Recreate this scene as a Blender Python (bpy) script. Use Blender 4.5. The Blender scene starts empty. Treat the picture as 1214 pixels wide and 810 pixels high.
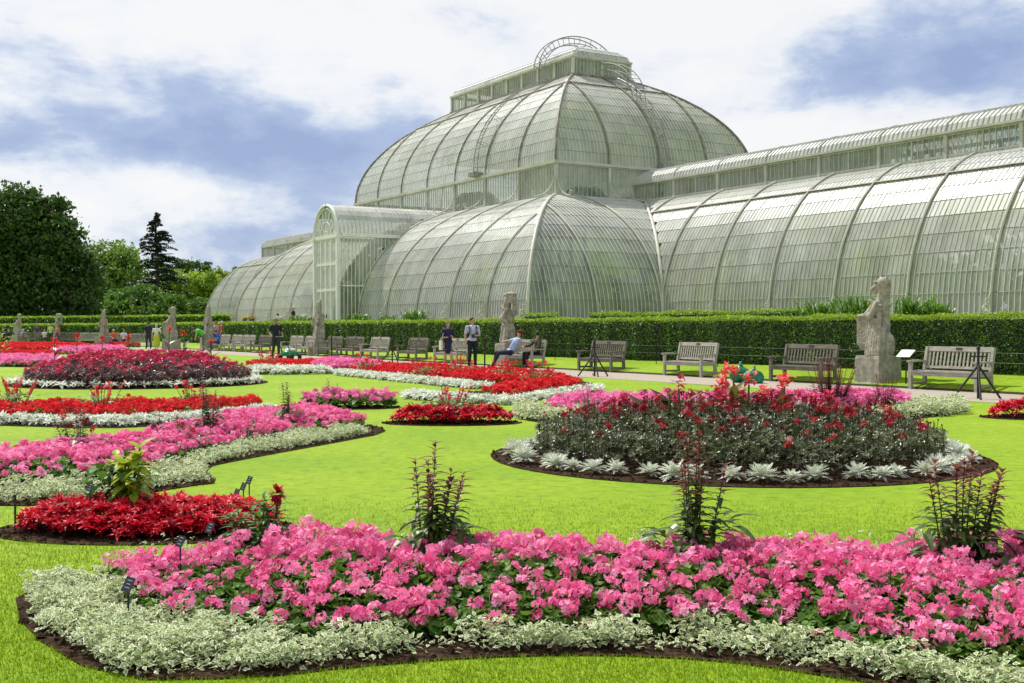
import bpy, bmesh, math, random
import numpy as np
from mathutils import Vector, Matrix, Euler
random.seed(7); RNG = np.random.default_rng(7)
PI = math.pi; R = math.radians
col = bpy.context.scene.collection
# ------------------------------------------------------------------ frame of the place
F, CH, CX, HY = 1430.0, 1.45, 607.0, 388.0
U = np.array([-0.514, 0.858]); U = U/np.linalg.norm(U); V = np.array([-U[1]*-1, -U[0]]); V = np.array([U[1], -U[0]])
TH = math.atan2(-U[1], -U[0])           # heading of things that stand square to the glasshouse
def W(s, t, z=0.0): return (U[0]*s+V[0]*t, U[1]*s+V[1]*t, z)
def ST(x, y): return (U[0]*x+U[1]*y, V[0]*x+V[1]*y)
def at_t(px, t):                        # point of the row t metres from the camera's own row, seen in direction px
    r = (px-CX)/F
    s = t*(V[0]-r*V[1])/(-U[0]+r*U[1])
    return W(s, t)[:2]
def gp(px, py): y = F*CH/(py-HY); return ((px-CX)/F*y, y)
def ground_z(x, y):
    t = ST(x, y)[1]
    return float(np.interp(t, [22.6, 22.62, 24.5, 26, 27.2], [0, .06, .33, .4, 1.1]))
# ------------------------------------------------------------------ object bookkeeping
def tag(o, label=None, cat=None, group=None, kind=None):
    if label: o['label'] = label
    if cat: o['category'] = cat
    if group: o['group'] = group
    if kind: o['kind'] = kind
    return o
def empty(name, loc=(0,0,0), rz=0.0, label=None, cat=None, group=None):
    o = bpy.data.objects.new(name, None); col.objects.link(o)
    o.location = loc; o.rotation_euler = (0,0,rz); o.empty_display_size = .2
    return tag(o, label, cat, group)
def copy_tree(o, parent=None):
    c = o.copy(); col.objects.link(c); c.parent = parent
    for ch in list(o.children): copy_tree(ch, c)
    return c
# ------------------------------------------------------------------ mesh collector
class G:
    def __init__(s): s.v=[]; s.f=[]; s.m=[]; s.r=[]; s.n=0
    def add(s, V_, F_, mi=0, rnd=0.5):
        V_ = np.asarray(V_, float); F_ = np.asarray(F_, int)
        if len(F_)==0: return s
        s.v.append(V_); s.f.append(F_+s.n); s.m.append(np.full(len(F_), mi)); s.n += len(V_)
        s.r.append(np.full(len(V_), rnd) if np.isscalar(rnd) else np.asarray(rnd, float)); return s
    def inst(s, V_, F_, M, T, mi=0, rnd=None, rv=None):
        V_=np.asarray(V_,float); F_=np.asarray(F_,int); M=np.asarray(M); T=np.asarray(T); n=len(T)
        if n==0: return s
        P = np.einsum('nij,vj->nvi', M, V_)+T[:,None,:]
        FF = (F_[None]+ (np.arange(n)*len(V_))[:,None,None]).reshape(-1, F_.shape[1])
        rnd = RNG.random(n) if rnd is None else np.broadcast_to(rnd, (n,))
        s.v.append(P.reshape(-1,3)); s.f.append(FF+s.n)
        s.m.append(np.tile(np.broadcast_to(mi,(len(F_),)), n)); s.r.append(np.repeat(rnd, len(V_)) if rv is None else np.clip(np.repeat(rnd,len(V_))*.55+np.tile(rv,n)*.45,0,1)); s.n += n*len(V_); return s
    def box(s, c, d, mi=0, rot=None, rnd=.5, taper=1.0):
        x,y,z=[k/2 for k in d]
        v=np.array([[-x,-y,-z],[x,-y,-z],[x,y,-z],[-x,y,-z],[-x*taper,-y*taper,z],[x*taper,-y*taper,z],[x*taper,y*taper,z],[-x*taper,y*taper,z]])
        if rot is not None: v = v@np.array(rot).T
        return s.add(v+np.array(c), [[0,3,2,1],[4,5,6,7],[0,1,5,4],[1,2,6,5],[2,3,7,6],[3,0,4,7]], mi, rnd)
    def bar(s, a, b, w, h=None, mi=0, rnd=.5):
        a=np.array(a,float); b=np.array(b,float); d=b-a; L=np.linalg.norm(d)
        if L<1e-6: return s
        d/=L; up=np.array([0,0,1.]) if abs(d[2])<.95 else np.array([0,1.,0])
        x=np.cross(d,up); x/=np.linalg.norm(x); z=np.cross(x,d); h=h or w
        return s.box((a+b)/2,(w,L,h),mi,np.stack([x,d,z],1),rnd)
    def tube(s, pts, rad, k=6, mi=0, rnd=.5, caps=True):
        p=np.array(pts,float); n=len(p); rad=np.broadcast_to(rad,(n,))
        t=np.gradient(p,axis=0); t/=np.linalg.norm(t,axis=1)[:,None]+1e-9
        ref=np.array([0,0,1.]) if abs(t[0][2])<.9 else np.array([1.,0,0])
        x=np.cross(t,ref); x/=np.linalg.norm(x,axis=1)[:,None]+1e-9; y=np.cross(t,x)
        a=np.arange(k)*2*PI/k
        v=(p[:,None]+rad[:,None,None]*(np.cos(a)[None,:,None]*x[:,None]+np.sin(a)[None,:,None]*y[:,None])).reshape(-1,3)
        i,j=np.meshgrid(np.arange(n-1),np.arange(k),indexing='ij'); i=i.ravel(); j=j.ravel(); j2=(j+1)%k
        f=np.stack([i*k+j,i*k+j2,(i+1)*k+j2,(i+1)*k+j],1)
        s.add(v,f,mi,rnd)
        if caps and k in(4,6,8):
            for b0,c in((0,p[0]),((n-1)*k,p[-1])):
                s.add(np.vstack([v[b0:b0+k],c]),[[q,(q+1)%k,k] for q in range(k)],mi,rnd)
        return s
    def ell(s, c, r, seg=12, ring=8, mi=0, rot=None, rnd=.5):
        th=np.linspace(0,PI,ring+1); ph=np.arange(seg)*2*PI/seg
        v=np.stack([np.outer(np.sin(th),np.cos(ph)),np.outer(np.sin(th),np.sin(ph)),np.outer(np.cos(th),np.ones(seg))],-1).reshape(-1,3)*np.array(r)
        if rot is not None: v=v@np.array(rot).T
        i,j=np.meshgrid(np.arange(ring),np.arange(seg),indexing='ij'); i=i.ravel(); j=j.ravel(); j2=(j+1)%seg
        return s.add(v+np.array(c),np.stack([i*seg+j,(i+1)*seg+j,(i+1)*seg+j2,i*seg+j2],1),mi,rnd)
    def cap(s, a, b, ra, rb, seg=10, mi=0):      # closed tapered capsule
        a=np.array(a,float); b=np.array(b,float); d=b-a; L=np.linalg.norm(d)+1e-9; d=d/L
        th=np.linspace(0,PI/2,4); pts=[]; rr=[]
        for q in th[::-1][:-1] if False else []: pass
        for q in np.linspace(PI/2,0,4)[0:]: pts.append(a-d*ra*math.sin(q)); rr.append(max(ra*math.cos(q),1e-3))
        for q in np.linspace(0,PI/2,4): pts.append(b+d*rb*math.sin(q)); rr.append(max(rb*math.cos(q),1e-3))
        p=np.array(pts); ref=np.array([0,0,1.]) if abs(d[2])<.9 else np.array([1.,0,0])
        x=np.cross(d,ref); x/=np.linalg.norm(x); y=np.cross(d,x); an=np.arange(seg)*2*PI/seg; rr=np.array(rr)
        v=(p[:,None]+rr[:,None,None]*(np.cos(an)[None,:,None]*x+np.sin(an)[None,:,None]*y)).reshape(-1,3); n=len(p)
        i,j=np.meshgrid(np.arange(n-1),np.arange(seg),indexing='ij'); i=i.ravel(); j=j.ravel(); j2=(j+1)%seg
        s.add(v,np.stack([i*seg+j,i*seg+j2,(i+1)*seg+j2,(i+1)*seg+j],1),mi)
        return s
    def mesh(s, name, mats, smooth=False):
        me=bpy.data.meshes.new(name)
        if s.n:
            v=np.concatenate(s.v); me.vertices.add(len(v)); me.vertices.foreach_set('co',v.astype(np.float32).ravel())
            lens=np.concatenate([np.full(len(f),f.shape[1]) for f in s.f]); idx=np.concatenate([f.ravel() for f in s.f])
            me.loops.add(len(idx)); me.loops.foreach_set('vertex_index',idx.astype(np.int32))
            me.polygons.add(len(lens)); st=np.concatenate([[0],np.cumsum(lens)[:-1]])
            me.polygons.foreach_set('loop_start',st.astype(np.int32))
            me.polygons.foreach_set('material_index',np.concatenate(s.m).astype(np.int32))
            me.polygons.foreach_set('use_smooth',np.full(len(lens),smooth))
            at=me.attributes.new('rnd','FLOAT','POINT'); at.data.foreach_set('value',np.concatenate(s.r).astype(np.float32))
            me.update(calc_edges=True)
        for m in (mats if isinstance(mats,(list,tuple)) else [mats]): me.materials.append(m)
        return me
    def build(s, name, mats, parent=None, smooth=False, **kw):
        o=bpy.data.objects.new(name,s.mesh(name,mats,smooth)); col.objects.link(o)
        if parent is not None: o.parent=parent
        return tag(o,**kw)
def remesh(g, name, mat, voxel=.02, smooth=4, parent=None, disp=None, **kw):
    o=g.build(name,mat,None,True)
    m=o.modifiers.new('r','REMESH'); m.mode='VOXEL'; m.voxel_size=voxel; m.use_smooth_shade=True
    if smooth: q=o.modifiers.new('s','SMOOTH'); q.iterations=smooth; q.factor=.5
    if disp:
        tx=bpy.data.textures.new('carving','CLOUDS'); tx.noise_scale=disp[1]; tx.noise_depth=3
        d=o.modifiers.new('d','DISPLACE'); d.texture=tx; d.strength=disp[0]; d.mid_level=.5; d.texture_coords='LOCAL'
    dg=bpy.context.evaluated_depsgraph_get(); dg.update()
    me=bpy.data.meshes.new_from_object(o.evaluated_get(dg)); me.name=name
    o.modifiers.clear(); o.data=me
    if not me.materials: me.materials.append(mat)
    if parent is not None: o.parent=parent
    return tag(o,**kw)
# random rotation matrices
def rots(n, tilt=1.0, scale=1.0, yaw=None):
    a=RNG.random(n)*2*PI if yaw is None else yaw; b=(RNG.random(n)-.5)*2*tilt; c=(RNG.random(n)-.5)*2*tilt
    ca,sa,cb,sb,cc,sc=np.cos(a),np.sin(a),np.cos(b),np.sin(b),np.cos(c),np.sin(c); z=np.zeros(n); o=np.ones(n)
    Rz=np.stack([ca,-sa,z,sa,ca,z,z,z,o],1).reshape(n,3,3); Rx=np.stack([o,z,z,z,cb,-sb,z,sb,cb],1).reshape(n,3,3); Ry=np.stack([cc,z,sc,z,o,z,-sc,z,cc],1).reshape(n,3,3)
    M=Rx@Ry@Rz
    return M*np.broadcast_to(scale,(n,))[:,None,None]
def any_rots(n, scale=1.0):
    q=RNG.normal(size=(n,4)); q/=np.linalg.norm(q,axis=1)[:,None]; w,x,y,z=q.T
    M=np.stack([1-2*(y*y+z*z),2*(x*y-z*w),2*(x*z+y*w),2*(x*y+z*w),1-2*(x*x+z*z),2*(y*z-x*w),2*(x*z-y*w),2*(y*z+x*w),1-2*(x*x+y*y)],1).reshape(n,3,3)
    return M*np.broadcast_to(scale,(n,))[:,None,None]
def inpoly(P, poly):
    x,y=P[:,0],P[:,1]; ins=np.zeros(len(P),bool); n=len(poly)
    for i in range(n):
        x1,y1=poly[i]; x2,y2=poly[(i+1)%n]
        c=((y1>y)!=(y2>y)); xi=(x2-x1)*(y-y1)/((y2-y1) if y2!=y1 else 1e-9)+x1; ins^= c&(x<xi)
    return ins
def dpoly(P, poly, closed=True):
    d=np.full(len(P),1e9); n=len(poly)
    for i in range(n if closed else n-1):
        a=np.array(poly[i]); b=np.array(poly[(i+1)%n]); ab=b-a
        t=np.clip(((P-a)@ab)/(ab@ab+1e-12),0,1); d=np.minimum(d,np.linalg.norm(P-(a+t[:,None]*ab),axis=1))
    return d
def smooth_poly(p, it=2):
    p=[np.array(q,float) for q in p]
    for _ in range(it):
        q=[]
        for i in range(len(p)): a,b=p[i],p[(i+1)%len(p)]; q+= [a*.75+b*.25,a*.25+b*.75]
        p=q
    return [tuple(q) for q in p]
def scatter(poly, n):
    p=np.array(poly); lo,hi=p.min(0),p.max(0); out=[]; c=0
    while c<n:
        q=lo+RNG.random((n*2,2))*(hi-lo); q=q[inpoly(q,poly)]; out.append(q); c+=len(q)
    return np.concatenate(out)[:n]
def parea(poly):
    p=np.array(poly); x,y=p.T; return abs(np.dot(x,np.roll(y,-1))-np.dot(y,np.roll(x,-1)))/2
# ------------------------------------------------------------------ materials
def nmat(name):
    m=bpy.data.materials.new(name); m.use_nodes=True; nt=m.node_tree; nt.nodes.clear()
    out=nt.nodes.new('ShaderNodeOutputMaterial'); return m,nt,out
def N(nt,t,**k):
    n=nt.nodes.new(t)
    for a,b in k.items():
        if a in n.inputs: n.inputs[a].default_value=b
        else: setattr(n,a,b)
    return n
def ramp(nt, fac, stops):
    r=nt.nodes.new('ShaderNodeValToRGB'); e=r.color_ramp.elements
    while len(e)<len(stops): e.new(.5)
    for i,(p,c) in enumerate(stops): e[i].position=p; e[i].color=(*c,1)
    nt.links.new(fac,r.inputs['Fac']); return r.outputs['Color']
def c3(c): return (*c,1)
def leafmat(name, cols, trans=.35, rough=.5, spec=.3, tcol=None):
    """thin leaf or petal: colour varies from plant to plant through 'rnd'"""
    m,nt,out=nmat(name); L=nt.links.new
    a=N(nt,'ShaderNodeAttribute',attribute_name='rnd')
    c=ramp(nt,a.outputs['Fac'],[(i/max(1,len(cols)-1),q) for i,q in enumerate(cols)])
    p=N(nt,'ShaderNodeBsdfPrincipled',Roughness=rough); p.inputs['Specular IOR Level'].default_value=spec
    L(c,p.inputs['Base Color']); t=N(nt,'ShaderNodeBsdfTranslucent')
    if tcol:
        mx=N(nt,'ShaderNodeMix',data_type='RGBA',blend_type='MULTIPLY'); mx.inputs[0].default_value=1
        L(c,mx.inputs[6]); mx.inputs[7].default_value=c3(tcol); L(mx.outputs[2],t.inputs['Color'])
    else: L(c,t.inputs['Color'])
    s=N(nt,'ShaderNodeMixShader'); s.inputs[0].default_value=trans
    L(p.outputs[0],s.inputs[1]); L(t.outputs[0],s.inputs[2]); L(s.outputs[0],out.inputs[0]); return m
def solid(name, cols, rough=.6, scale=6.0, bump=.0, bscale=30., metal=0., spec=.4, detail=6, stretch=None):
    m,nt,out=nmat(name); L=nt.links.new
    tc=N(nt,'ShaderNodeTexCoord'); src=tc.outputs['Object']
    if stretch: mp=N(nt,'ShaderNodeMapping'); mp.inputs['Scale'].default_value=stretch; L(src,mp.inputs[0]); src=mp.outputs[0]
    n=N(nt,'ShaderNodeTexNoise',Scale=scale,Detail=detail,Roughness=.62); L(src,n.inputs['Vector'])
    k=len(cols)
    c=ramp(nt,n.outputs['Fac'],[(.32+.36*i/max(1,k-1),q) for i,q in enumerate(cols)])
    p=N(nt,'ShaderNodeBsdfPrincipled',Roughness=rough,Metallic=metal); p.inputs['Specular IOR Level'].default_value=spec
    L(c,p.inputs['Base Color'])
    if bump:
        n2=N(nt,'ShaderNodeTexNoise',Scale=bscale,Detail=5.); L(src,n2.inputs['Vector'])
        b=N(nt,'ShaderNodeBump',Strength=bump,Distance=.02); L(n2.outputs['Fac'],b.inputs['Height']); L(b.outputs[0],p.inputs['Normal'])
    L(p.outputs[0],out.inputs[0]); return m
M={}
M['green']=leafmat('leaf_green',[(.035,.09,.012),(.07,.17,.025),(.12,.26,.04)])
M['ger_leaf']=leafmat('geranium_leaf',[(.04,.10,.014),(.09,.20,.025),(.17,.31,.045)])
M['pink']=leafmat('pink_petal',[(.64,.05,.20),(.88,.15,.38),(.95,.28,.51),(.97,.48,.69)],.3,.6,.15)
M['pinkfar']=leafmat('mauve_pink_petal',[(.74,.10,.32),(.90,.22,.48),(.94,.36,.62)],.3,.6,.15)
M['red']=leafmat('red_petal',[(.50,.008,.014),(.72,.015,.026),(.86,.05,.05)],.3,.6,.15)
M['crimson']=leafmat('crimson_leaf',[(.38,.004,.02),(.60,.012,.035),(.78,.03,.06)],.35,.45,.3)
M['salmonred']=leafmat('salmon_red_petal',[(.72,.03,.05),(.86,.06,.09),(.90,.14,.16)],.3,.6,.15)
M['varieg']=leafmat('variegated_margin',[(.46,.54,.24),(.76,.79,.52),(.90,.90,.72)],.25,.5,.25)
M['varcore']=leafmat('variegated_heart',[(.15,.26,.08),(.26,.39,.14),(.38,.49,.22)],.3,.5,.25)
M['silver']=leafmat('silver_leaf',[(.48,.53,.42),(.70,.74,.62),(.86,.87,.79)],.2,.7,.15)
M['bronze']=leafmat('bronze_leaf',[(.04,.065,.02),(.085,.12,.042),(.15,.175,.08),(.30,.31,.20)],.2,.35,.5)
M['purpleleaf']=leafmat('purple_brown_leaf',[(.07,.032,.035),(.15,.08,.08),(.30,.20,.19)],.2,.35,.5)
M['stem']=leafmat('dark_stem',[(.025,.018,.014),(.06,.03,.02)],.0)
M['gstem']=leafmat('green_stem',[(.05,.10,.02),(.10,.17,.04)],.0)
M['darkred']=leafmat('dark_red_petal',[(.18,.004,.014),(.36,.008,.022),(.56,.025,.045)],.25,.5,.25)
M['magenta']=leafmat('crimson_pink_petal',[(.42,.01,.05),(.62,.03,.10),(.78,.10,.20)],.3,.5,.25)
M['coral']=leafmat('coral_petal',[(.80,.07,.07),(.88,.16,.15),(.90,.26,.22)],.35,.5,.2)
M['cannaleaf']=leafmat('canna_leaf',[(.045,.03,.02),(.09,.06,.025),(.16,.13,.03)],.35,.35,.4)
M['limeleaf']=leafmat('lime_leaf',[(.14,.26,.02),(.30,.42,.03),(.50,.52,.04)],.4)
M['shrub']=leafmat('shrub_leaf',[(.04,.075,.018),(.08,.13,.03),(.13,.19,.045)],.3,.4,.4)
M['shrubtip']=leafmat('red_shrub_tip',[(.10,.018,.018),(.18,.04,.028),(.22,.09,.04)],.35,.4,.4)
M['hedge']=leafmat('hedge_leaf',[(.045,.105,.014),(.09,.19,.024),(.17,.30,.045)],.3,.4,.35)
M['hedgetop']=leafmat('hedge_sunlit_top',[(.17,.28,.02),(.28,.42,.03),(.42,.56,.06)],.4)  # sunlight on the hedge top put into a lighter leaf colour
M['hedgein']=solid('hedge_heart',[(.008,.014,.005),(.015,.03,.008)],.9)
M['oak']=leafmat('dark_tree_leaf',[(.03,.07,.016),(.065,.125,.026),(.115,.20,.04)],.35)
M['limetree']=leafmat('light_tree_leaf',[(.10,.19,.03),(.17,.28,.045),(.26,.38,.06)],.35)
M['midtree']=leafmat('mid_tree_leaf',[(.05,.12,.02),(.10,.20,.03),(.17,.29,.045)],.3)
M['yellowtree']=leafmat('yellow_green_leaf',[(.17,.28,.03),(.27,.40,.045),(.38,.50,.07)],.4)
M['conifer']=leafmat('conifer_needle',[(.014,.034,.018),(.028,.055,.028),(.05,.085,.04)],.1)
M['bark']=solid('bark',[(.05,.035,.025),(.12,.09,.065)],.9,8,.6,20,stretch=(1,1,.25))
M['soil']=solid('soil',[(.012,.007,.004),(.035,.021,.012),(.085,.052,.030)],.95,26,.9,60,spec=.05)
M['stone']=solid('weathered_stone',[(.20,.185,.14),(.31,.29,.23),(.43,.405,.33)],.9,7,.35,40)
M['stonelt']=solid('pale_stone_base',[(.34,.33,.29),(.50,.48,.42)],.85,3,.3,30)
M['wood']=solid('weathered_teak',[(.22,.20,.17),(.36,.335,.285),(.46,.43,.37)],.75,9,.5,40,stretch=(.6,4,4))
M['wooddark']=solid('shaded_weathered_teak',[(.085,.075,.06),(.16,.14,.11),(.24,.21,.17)],.75,9,.5,40,stretch=(.6,4,4))  # weathered darker, with shade on these benches also put into the tone
M['brass']=solid('plaque',[(.03,.028,.02),(.07,.06,.045)],.4)
M['black']=solid('black_paint',[(.010,.010,.011),(.018,.018,.020)],.5)
M['label']=solid('label_black',[(.03,.035,.05),(.05,.055,.07)],.35)
M['mark']=solid('label_mark',[(.6,.6,.6),(.7,.7,.7)],.6)
M['white']=solid('white_paint',[(.66,.68,.62),(.80,.81,.76)],.45,2,.1,40)
M['rib']=solid('rib_paint',[(.40,.40,.33),(.58,.57,.49)],.55,1.3)
M['ribrust']=solid('weathered_rib_paint',[(.10,.085,.065),(.20,.18,.14),(.32,.30,.25)],.6,2.2)
M['bars']=solid('glazing_bar_paint',[(.68,.68,.60),(.80,.80,.72)],.6,1.0)
M['iron']=solid('grey_ironwork',[(.20,.20,.19),(.34,.34,.32)],.5,3,metal=.2)
# lawn
def lawn():
    m,nt,out=nmat('lawn_grass'); L=nt.links.new
    tc=N(nt,'ShaderNodeTexCoord'); o=tc.outputs['Object']
    a=N(nt,'ShaderNodeTexNoise',Scale=.35,Detail=5.); b=N(nt,'ShaderNodeTexNoise',Scale=26.,Detail=8.,Roughness=.75); c=N(nt,'ShaderNodeTexNoise',Scale=140.,Detail=3.)
    for q in (a,b,c): L(o,q.inputs['Vector'])
    base=ramp(nt,a.outputs['Fac'],[(.3,(.185,.32,.008)),(.5,(.23,.36,.009)),(.72,(.29,.40,.014))])
    mid=N(nt,'ShaderNodeTexNoise',Scale=7.,Detail=9.,Roughness=.8); L(o,mid.inputs['Vector']); fine=ramp(nt,mid.outputs['Fac'],[(.34,(.40,.50,.5)),(.46,(.84,.89,.9)),(.56,(1.05,1.02,1.)),(.68,(1.28,1.18,1.6))])  # dark flecks put the shadows between blades into the grass colour
    mx=N(nt,'ShaderNodeMix',data_type='RGBA',blend_type='MULTIPLY'); mx.inputs[0].default_value=.9; L(base,mx.inputs[6]); L(fine,mx.inputs[7])
    p=N(nt,'ShaderNodeBsdfPrincipled',Roughness=.75); p.inputs['Specular IOR Level'].default_value=.15; L(mx.outputs[2],p.inputs['Base Color'])
    bm=N(nt,'ShaderNodeBump',Strength=.7,Distance=.02); mm=N(nt,'ShaderNodeMath',operation='ADD'); L(b.outputs['Fac'],mm.inputs[0]); L(c.outputs['Fac'],mm.inputs[1]); L(mm.outputs[0],bm.inputs['Height']); L(bm.outputs[0],p.inputs['Normal'])
    L(p.outputs[0],out.inputs[0]); return m
M['lawn']=lawn()
M['blade']=leafmat('grass_blade',[(.14,.25,.008),(.23,.36,.010),(.34,.44,.03)],.35,.6,.2)
M['path']=solid('path_gravel',[(.25,.21,.165),(.33,.285,.23),(.41,.36,.30)],.95,40,.4,120)
M['kerb']=solid('dark_edge',[(.03,.028,.014),(.06,.05,.03)],.95,20)  # dark strip up the raised grass edge of the path
# glass: old greenhouse panes, part clear, part whitened by shading paint and algae
def glass(name, white=.5, clear=.45, tint=(.50,.54,.44), green=(.22,.30,.12), rough=.36):
    m,nt,out=nmat(name); L=nt.links.new
    tc=N(nt,'ShaderNodeTexCoord'); o=tc.outputs['Object']; at=N(nt,'ShaderNodeAttribute',attribute_name='rnd')
    n=N(nt,'ShaderNodeTexNoise',Scale=.28,Detail=4.,Roughness=.6); L(o,n.inputs['Vector'])
    mp=N(nt,'ShaderNodeMapping'); mp.inputs['Scale'].default_value=(1.,1.,.38); L(o,mp.inputs[0]); n2=N(nt,'ShaderNodeTexNoise',Scale=.55,Detail=7.,Roughness=.68); L(mp.outputs[0],n2.inputs['Vector'])
    alg=ramp(nt,n.outputs['Fac'],[(.44,tint),(.70,green)])
    d=N(nt,'ShaderNodeBsdfDiffuse'); L(alg,d.inputs[0]); tl=N(nt,'ShaderNodeBsdfTranslucent'); L(alg,tl.inputs[0])
    dt=N(nt,'ShaderNodeMixShader'); dt.inputs[0].default_value=.22; L(d.outputs[0],dt.inputs[1]); L(tl.outputs[0],dt.inputs[2])
    tr=N(nt,'ShaderNodeBsdfTransparent'); tr.inputs[0].default_value=(.88,.91,.87,1)
    # cloudiness: patches of film, and each pane a little different
    a=N(nt,'ShaderNodeMath',operation='MULTIPLY_ADD'); L(n2.outputs['Fac'],a.inputs[0]); a.inputs[1].default_value=1.0; a.inputs[2].default_value=-.5+clear
    b=N(nt,'ShaderNodeMath',operation='MULTIPLY_ADD',use_clamp=True); L(at.outputs['Fac'],b.inputs[0]); b.inputs[1].default_value=.07; L(a.outputs[0],b.inputs[2])
    s1=N(nt,'ShaderNodeMixShader'); L(b.outputs[0],s1.inputs[0]); L(dt.outputs[0],s1.inputs[1]); L(tr.outputs[0],s1.inputs[2])
    g=N(nt,'ShaderNodeBsdfGlossy',Roughness=rough); g.inputs[0].default_value=(.82,.85,.86,1)
    fr=N(nt,'ShaderNodeFresnel',IOR=1.5); s2=N(nt,'ShaderNodeMixShader'); L(fr.outputs[0],s2.inputs[0]); L(s1.outputs[0],s2.inputs[1]); L(g.outputs[0],s2.inputs[2])
    L(s2.outputs[0],out.inputs[0]); return m
M['glass']=glass('greenhouse_glass',clear=.54,tint=(.86,.86,.80),green=(.74,.77,.52))
M['glassend']=glass('end_glass_shade_tint',clear=.64,tint=(.80,.82,.75),green=(.60,.67,.42))  # darker copy of the panes: shade of the ends put into the tint
M['glassclear']=glass('clear_gallery_glass',clear=.68,tint=(.90,.92,.84),green=(.66,.74,.5))
M['glasswhite']=glass('whitened_roof_glass',clear=.42,tint=(.89,.89,.88),green=(.82,.83,.72))
# ================================================================== THE GLASSHOUSE
BC=W(68,42.5,0)
gh=empty('glasshouse',BC,TH,'long Victorian iron and glass palm house with curved roofs, ribbed bays and a domed centre','glasshouse')
TM=R(76)
def prof(q,TM=TM):                                     # q 0..1 up the curve -> inset fraction, height fraction
    th=q*TM; return (1-np.cos(th))/(1-math.cos(TM)), np.sin(th)/math.sin(TM)
def inset_at(zf):
    zf=np.clip(zf,0,1); return (1-np.cos(np.arcsin(zf*math.sin(TM))))/(1-math.cos(TM))
class Shell:
    def __init__(s,a,b,z0,z1,ix,iy,rows,bar=.24,tm=TM): s.tm=tm; s.a,s.b,s.z0,s.z1,s.ix,s.iy,s.rows,s.bar=a,b,z0,z1,ix,iy,rows,bar
    def P(s,side,c,q,out=0.0):
        f,h=prof(q,s.tm); f=np.asarray(f); h=np.asarray(h); z=s.z0+(s.z1-s.z0)*h+out*np.sin(q*s.tm)*1.0; o=out*np.cos(q*s.tm)
        c=c+0*f
        if side=='front': return np.stack([c,-(s.b-s.iy*f)-o,z],-1)
        if side=='back': return np.stack([-c,(s.b-s.iy*f)+o,z],-1)
        if side=='right': return np.stack([(s.a-s.ix*f)+o,c,z],-1)
        return np.stack([-(s.a-s.ix*f)-o,-c,z],-1)
    def lim(s,side,q):
        f,_=prof(q,s.tm); return (s.a-s.ix*f) if side in('front','back') else (s.b-s.iy*f)
    def bay(s,side,c0,c1,name,keep=None,parent=gh,mat='glass',rib=True,ribmat='rib',ribw=.072,hip=True,bands=(),**kw):
        g=G(); nb=max(2,round((c1-c0)/s.bar)); cs=np.linspace(c0,c1,nb+1); qs=np.linspace(0,1,s.rows+1)
        fine=np.linspace(0,1,s.rows*2+1)
        V4=[];RR=[]
        for k in range(s.rows):
            sub=[qs[k],qs[k+1]]
            for i in range(nb):
                c=[]
                for q,cc in((qs[k],cs[i]),(qs[k],cs[i+1]),(qs[k+1],cs[i+1]),(qs[k+1],cs[i])):
                    l=s.lim(side,q) if hip else 1e9; c.append(s.P(side,float(np.clip(cc,-l,l)),q,float(RNG.normal(0,.0025))))
                c=np.array(c)
                if np.linalg.norm(c[0]-c[1])<1e-3 and np.linalg.norm(c[2]-c[3])<1e-3: continue
                if keep is not None and not keep(*c.mean(0)): continue
                V4.append(c); RR+= [RNG.random()]*4
        if V4:
            v=np.concatenate(V4); g.add(v,np.arange(len(v)).reshape(-1,4),0,np.array(RR))
        def line(c,r,mi,out,qa=0,kk=4,gg=None):
            pts=[]; gg=gg or g
            for q in fine:
                l=s.lim(side,q) if hip else 1e9
                p=s.P(side,c,q,out)
                if abs(c)<=l+1e-6 and (keep is None or keep(*s.P(side,c,q,0))): pts.append(p)
                else:
                    if len(pts)>1: gg.tube(pts,r,kk,mi,caps=False)
                    pts=[]
            if len(pts)>1: gg.tube(pts,r,kk,mi,caps=False)
        for c in cs[1:]: line(c,.0135,1,.012)
        for k in range(1,s.rows):                  # glazing laps and purlins run across the bay
            q=qs[k]; l=s.lim(side,q) if hip else 1e9
            x0,x1=max(c0,-l),min(c1,l)
            if x1-x0<.05: continue
            n=6; seg=[]
            for cc in np.linspace(x0,x1,n+1):
                if keep is None or keep(*s.P(side,cc,q,0)): seg.append(s.P(side,cc,q,.012))
                else:
                    if len(seg)>1: g.tube(seg,.009,4,2,caps=False)
                    seg=[]
            if len(seg)>1: g.tube(seg,.009,4,2,caps=False)
        for q in bands:
            l=s.lim(side,q) if hip else 1e9; x0,x1=max(c0,-l),min(c1,l)
            seg=[s.P(side,cc,q,.06) for cc in np.linspace(x0,x1,3) if keep is None or keep(*s.P(side,cc,q,0))]
            if len(seg)>1: g.tube(seg,.05,4,2,caps=False)
        if not g.n: return None
        o=g.build(name,[M[mat],M['bars'],M['ribrust']],parent,**kw)
        if rib:
            r=G(); line(c0,ribw*.7,0,.05,gg=r,kk=6)
            if r.n: r.build('rib',M[ribmat],o)
        return o
def edges(a,n): return np.linspace(-a,a,n+1)
WB,WI=5.7,4.0                                     # wing half width, inset to the clerestory
LOW=Shell(21,13.5,1.9,8.6,7.65,6.5,11); UP=Shell(13.35,7.0,10.4,16.6,5.7,4.9,11,tm=R(52)); WG=Shell(55,WB,1.9,8.4,6.2,WI,11)
def wing_half(z): return WB-WI*inset_at((z-1.9)/6.5)
def low_keep_end(x,y,z): return abs(y)>wing_half(z) or z>8.4
def wing_keep(x,y,z): return abs(x)>21-7.65*inset_at((z-1.9)/6.7)
def porch_roof(y): pass
def low_keep_front(x,y,z):
    if abs(x)>=1.9: return True
    return z>6.9+1.85*math.sqrt(max(0,1-(x/1.9)**2))
e=edges(21,11)
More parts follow.
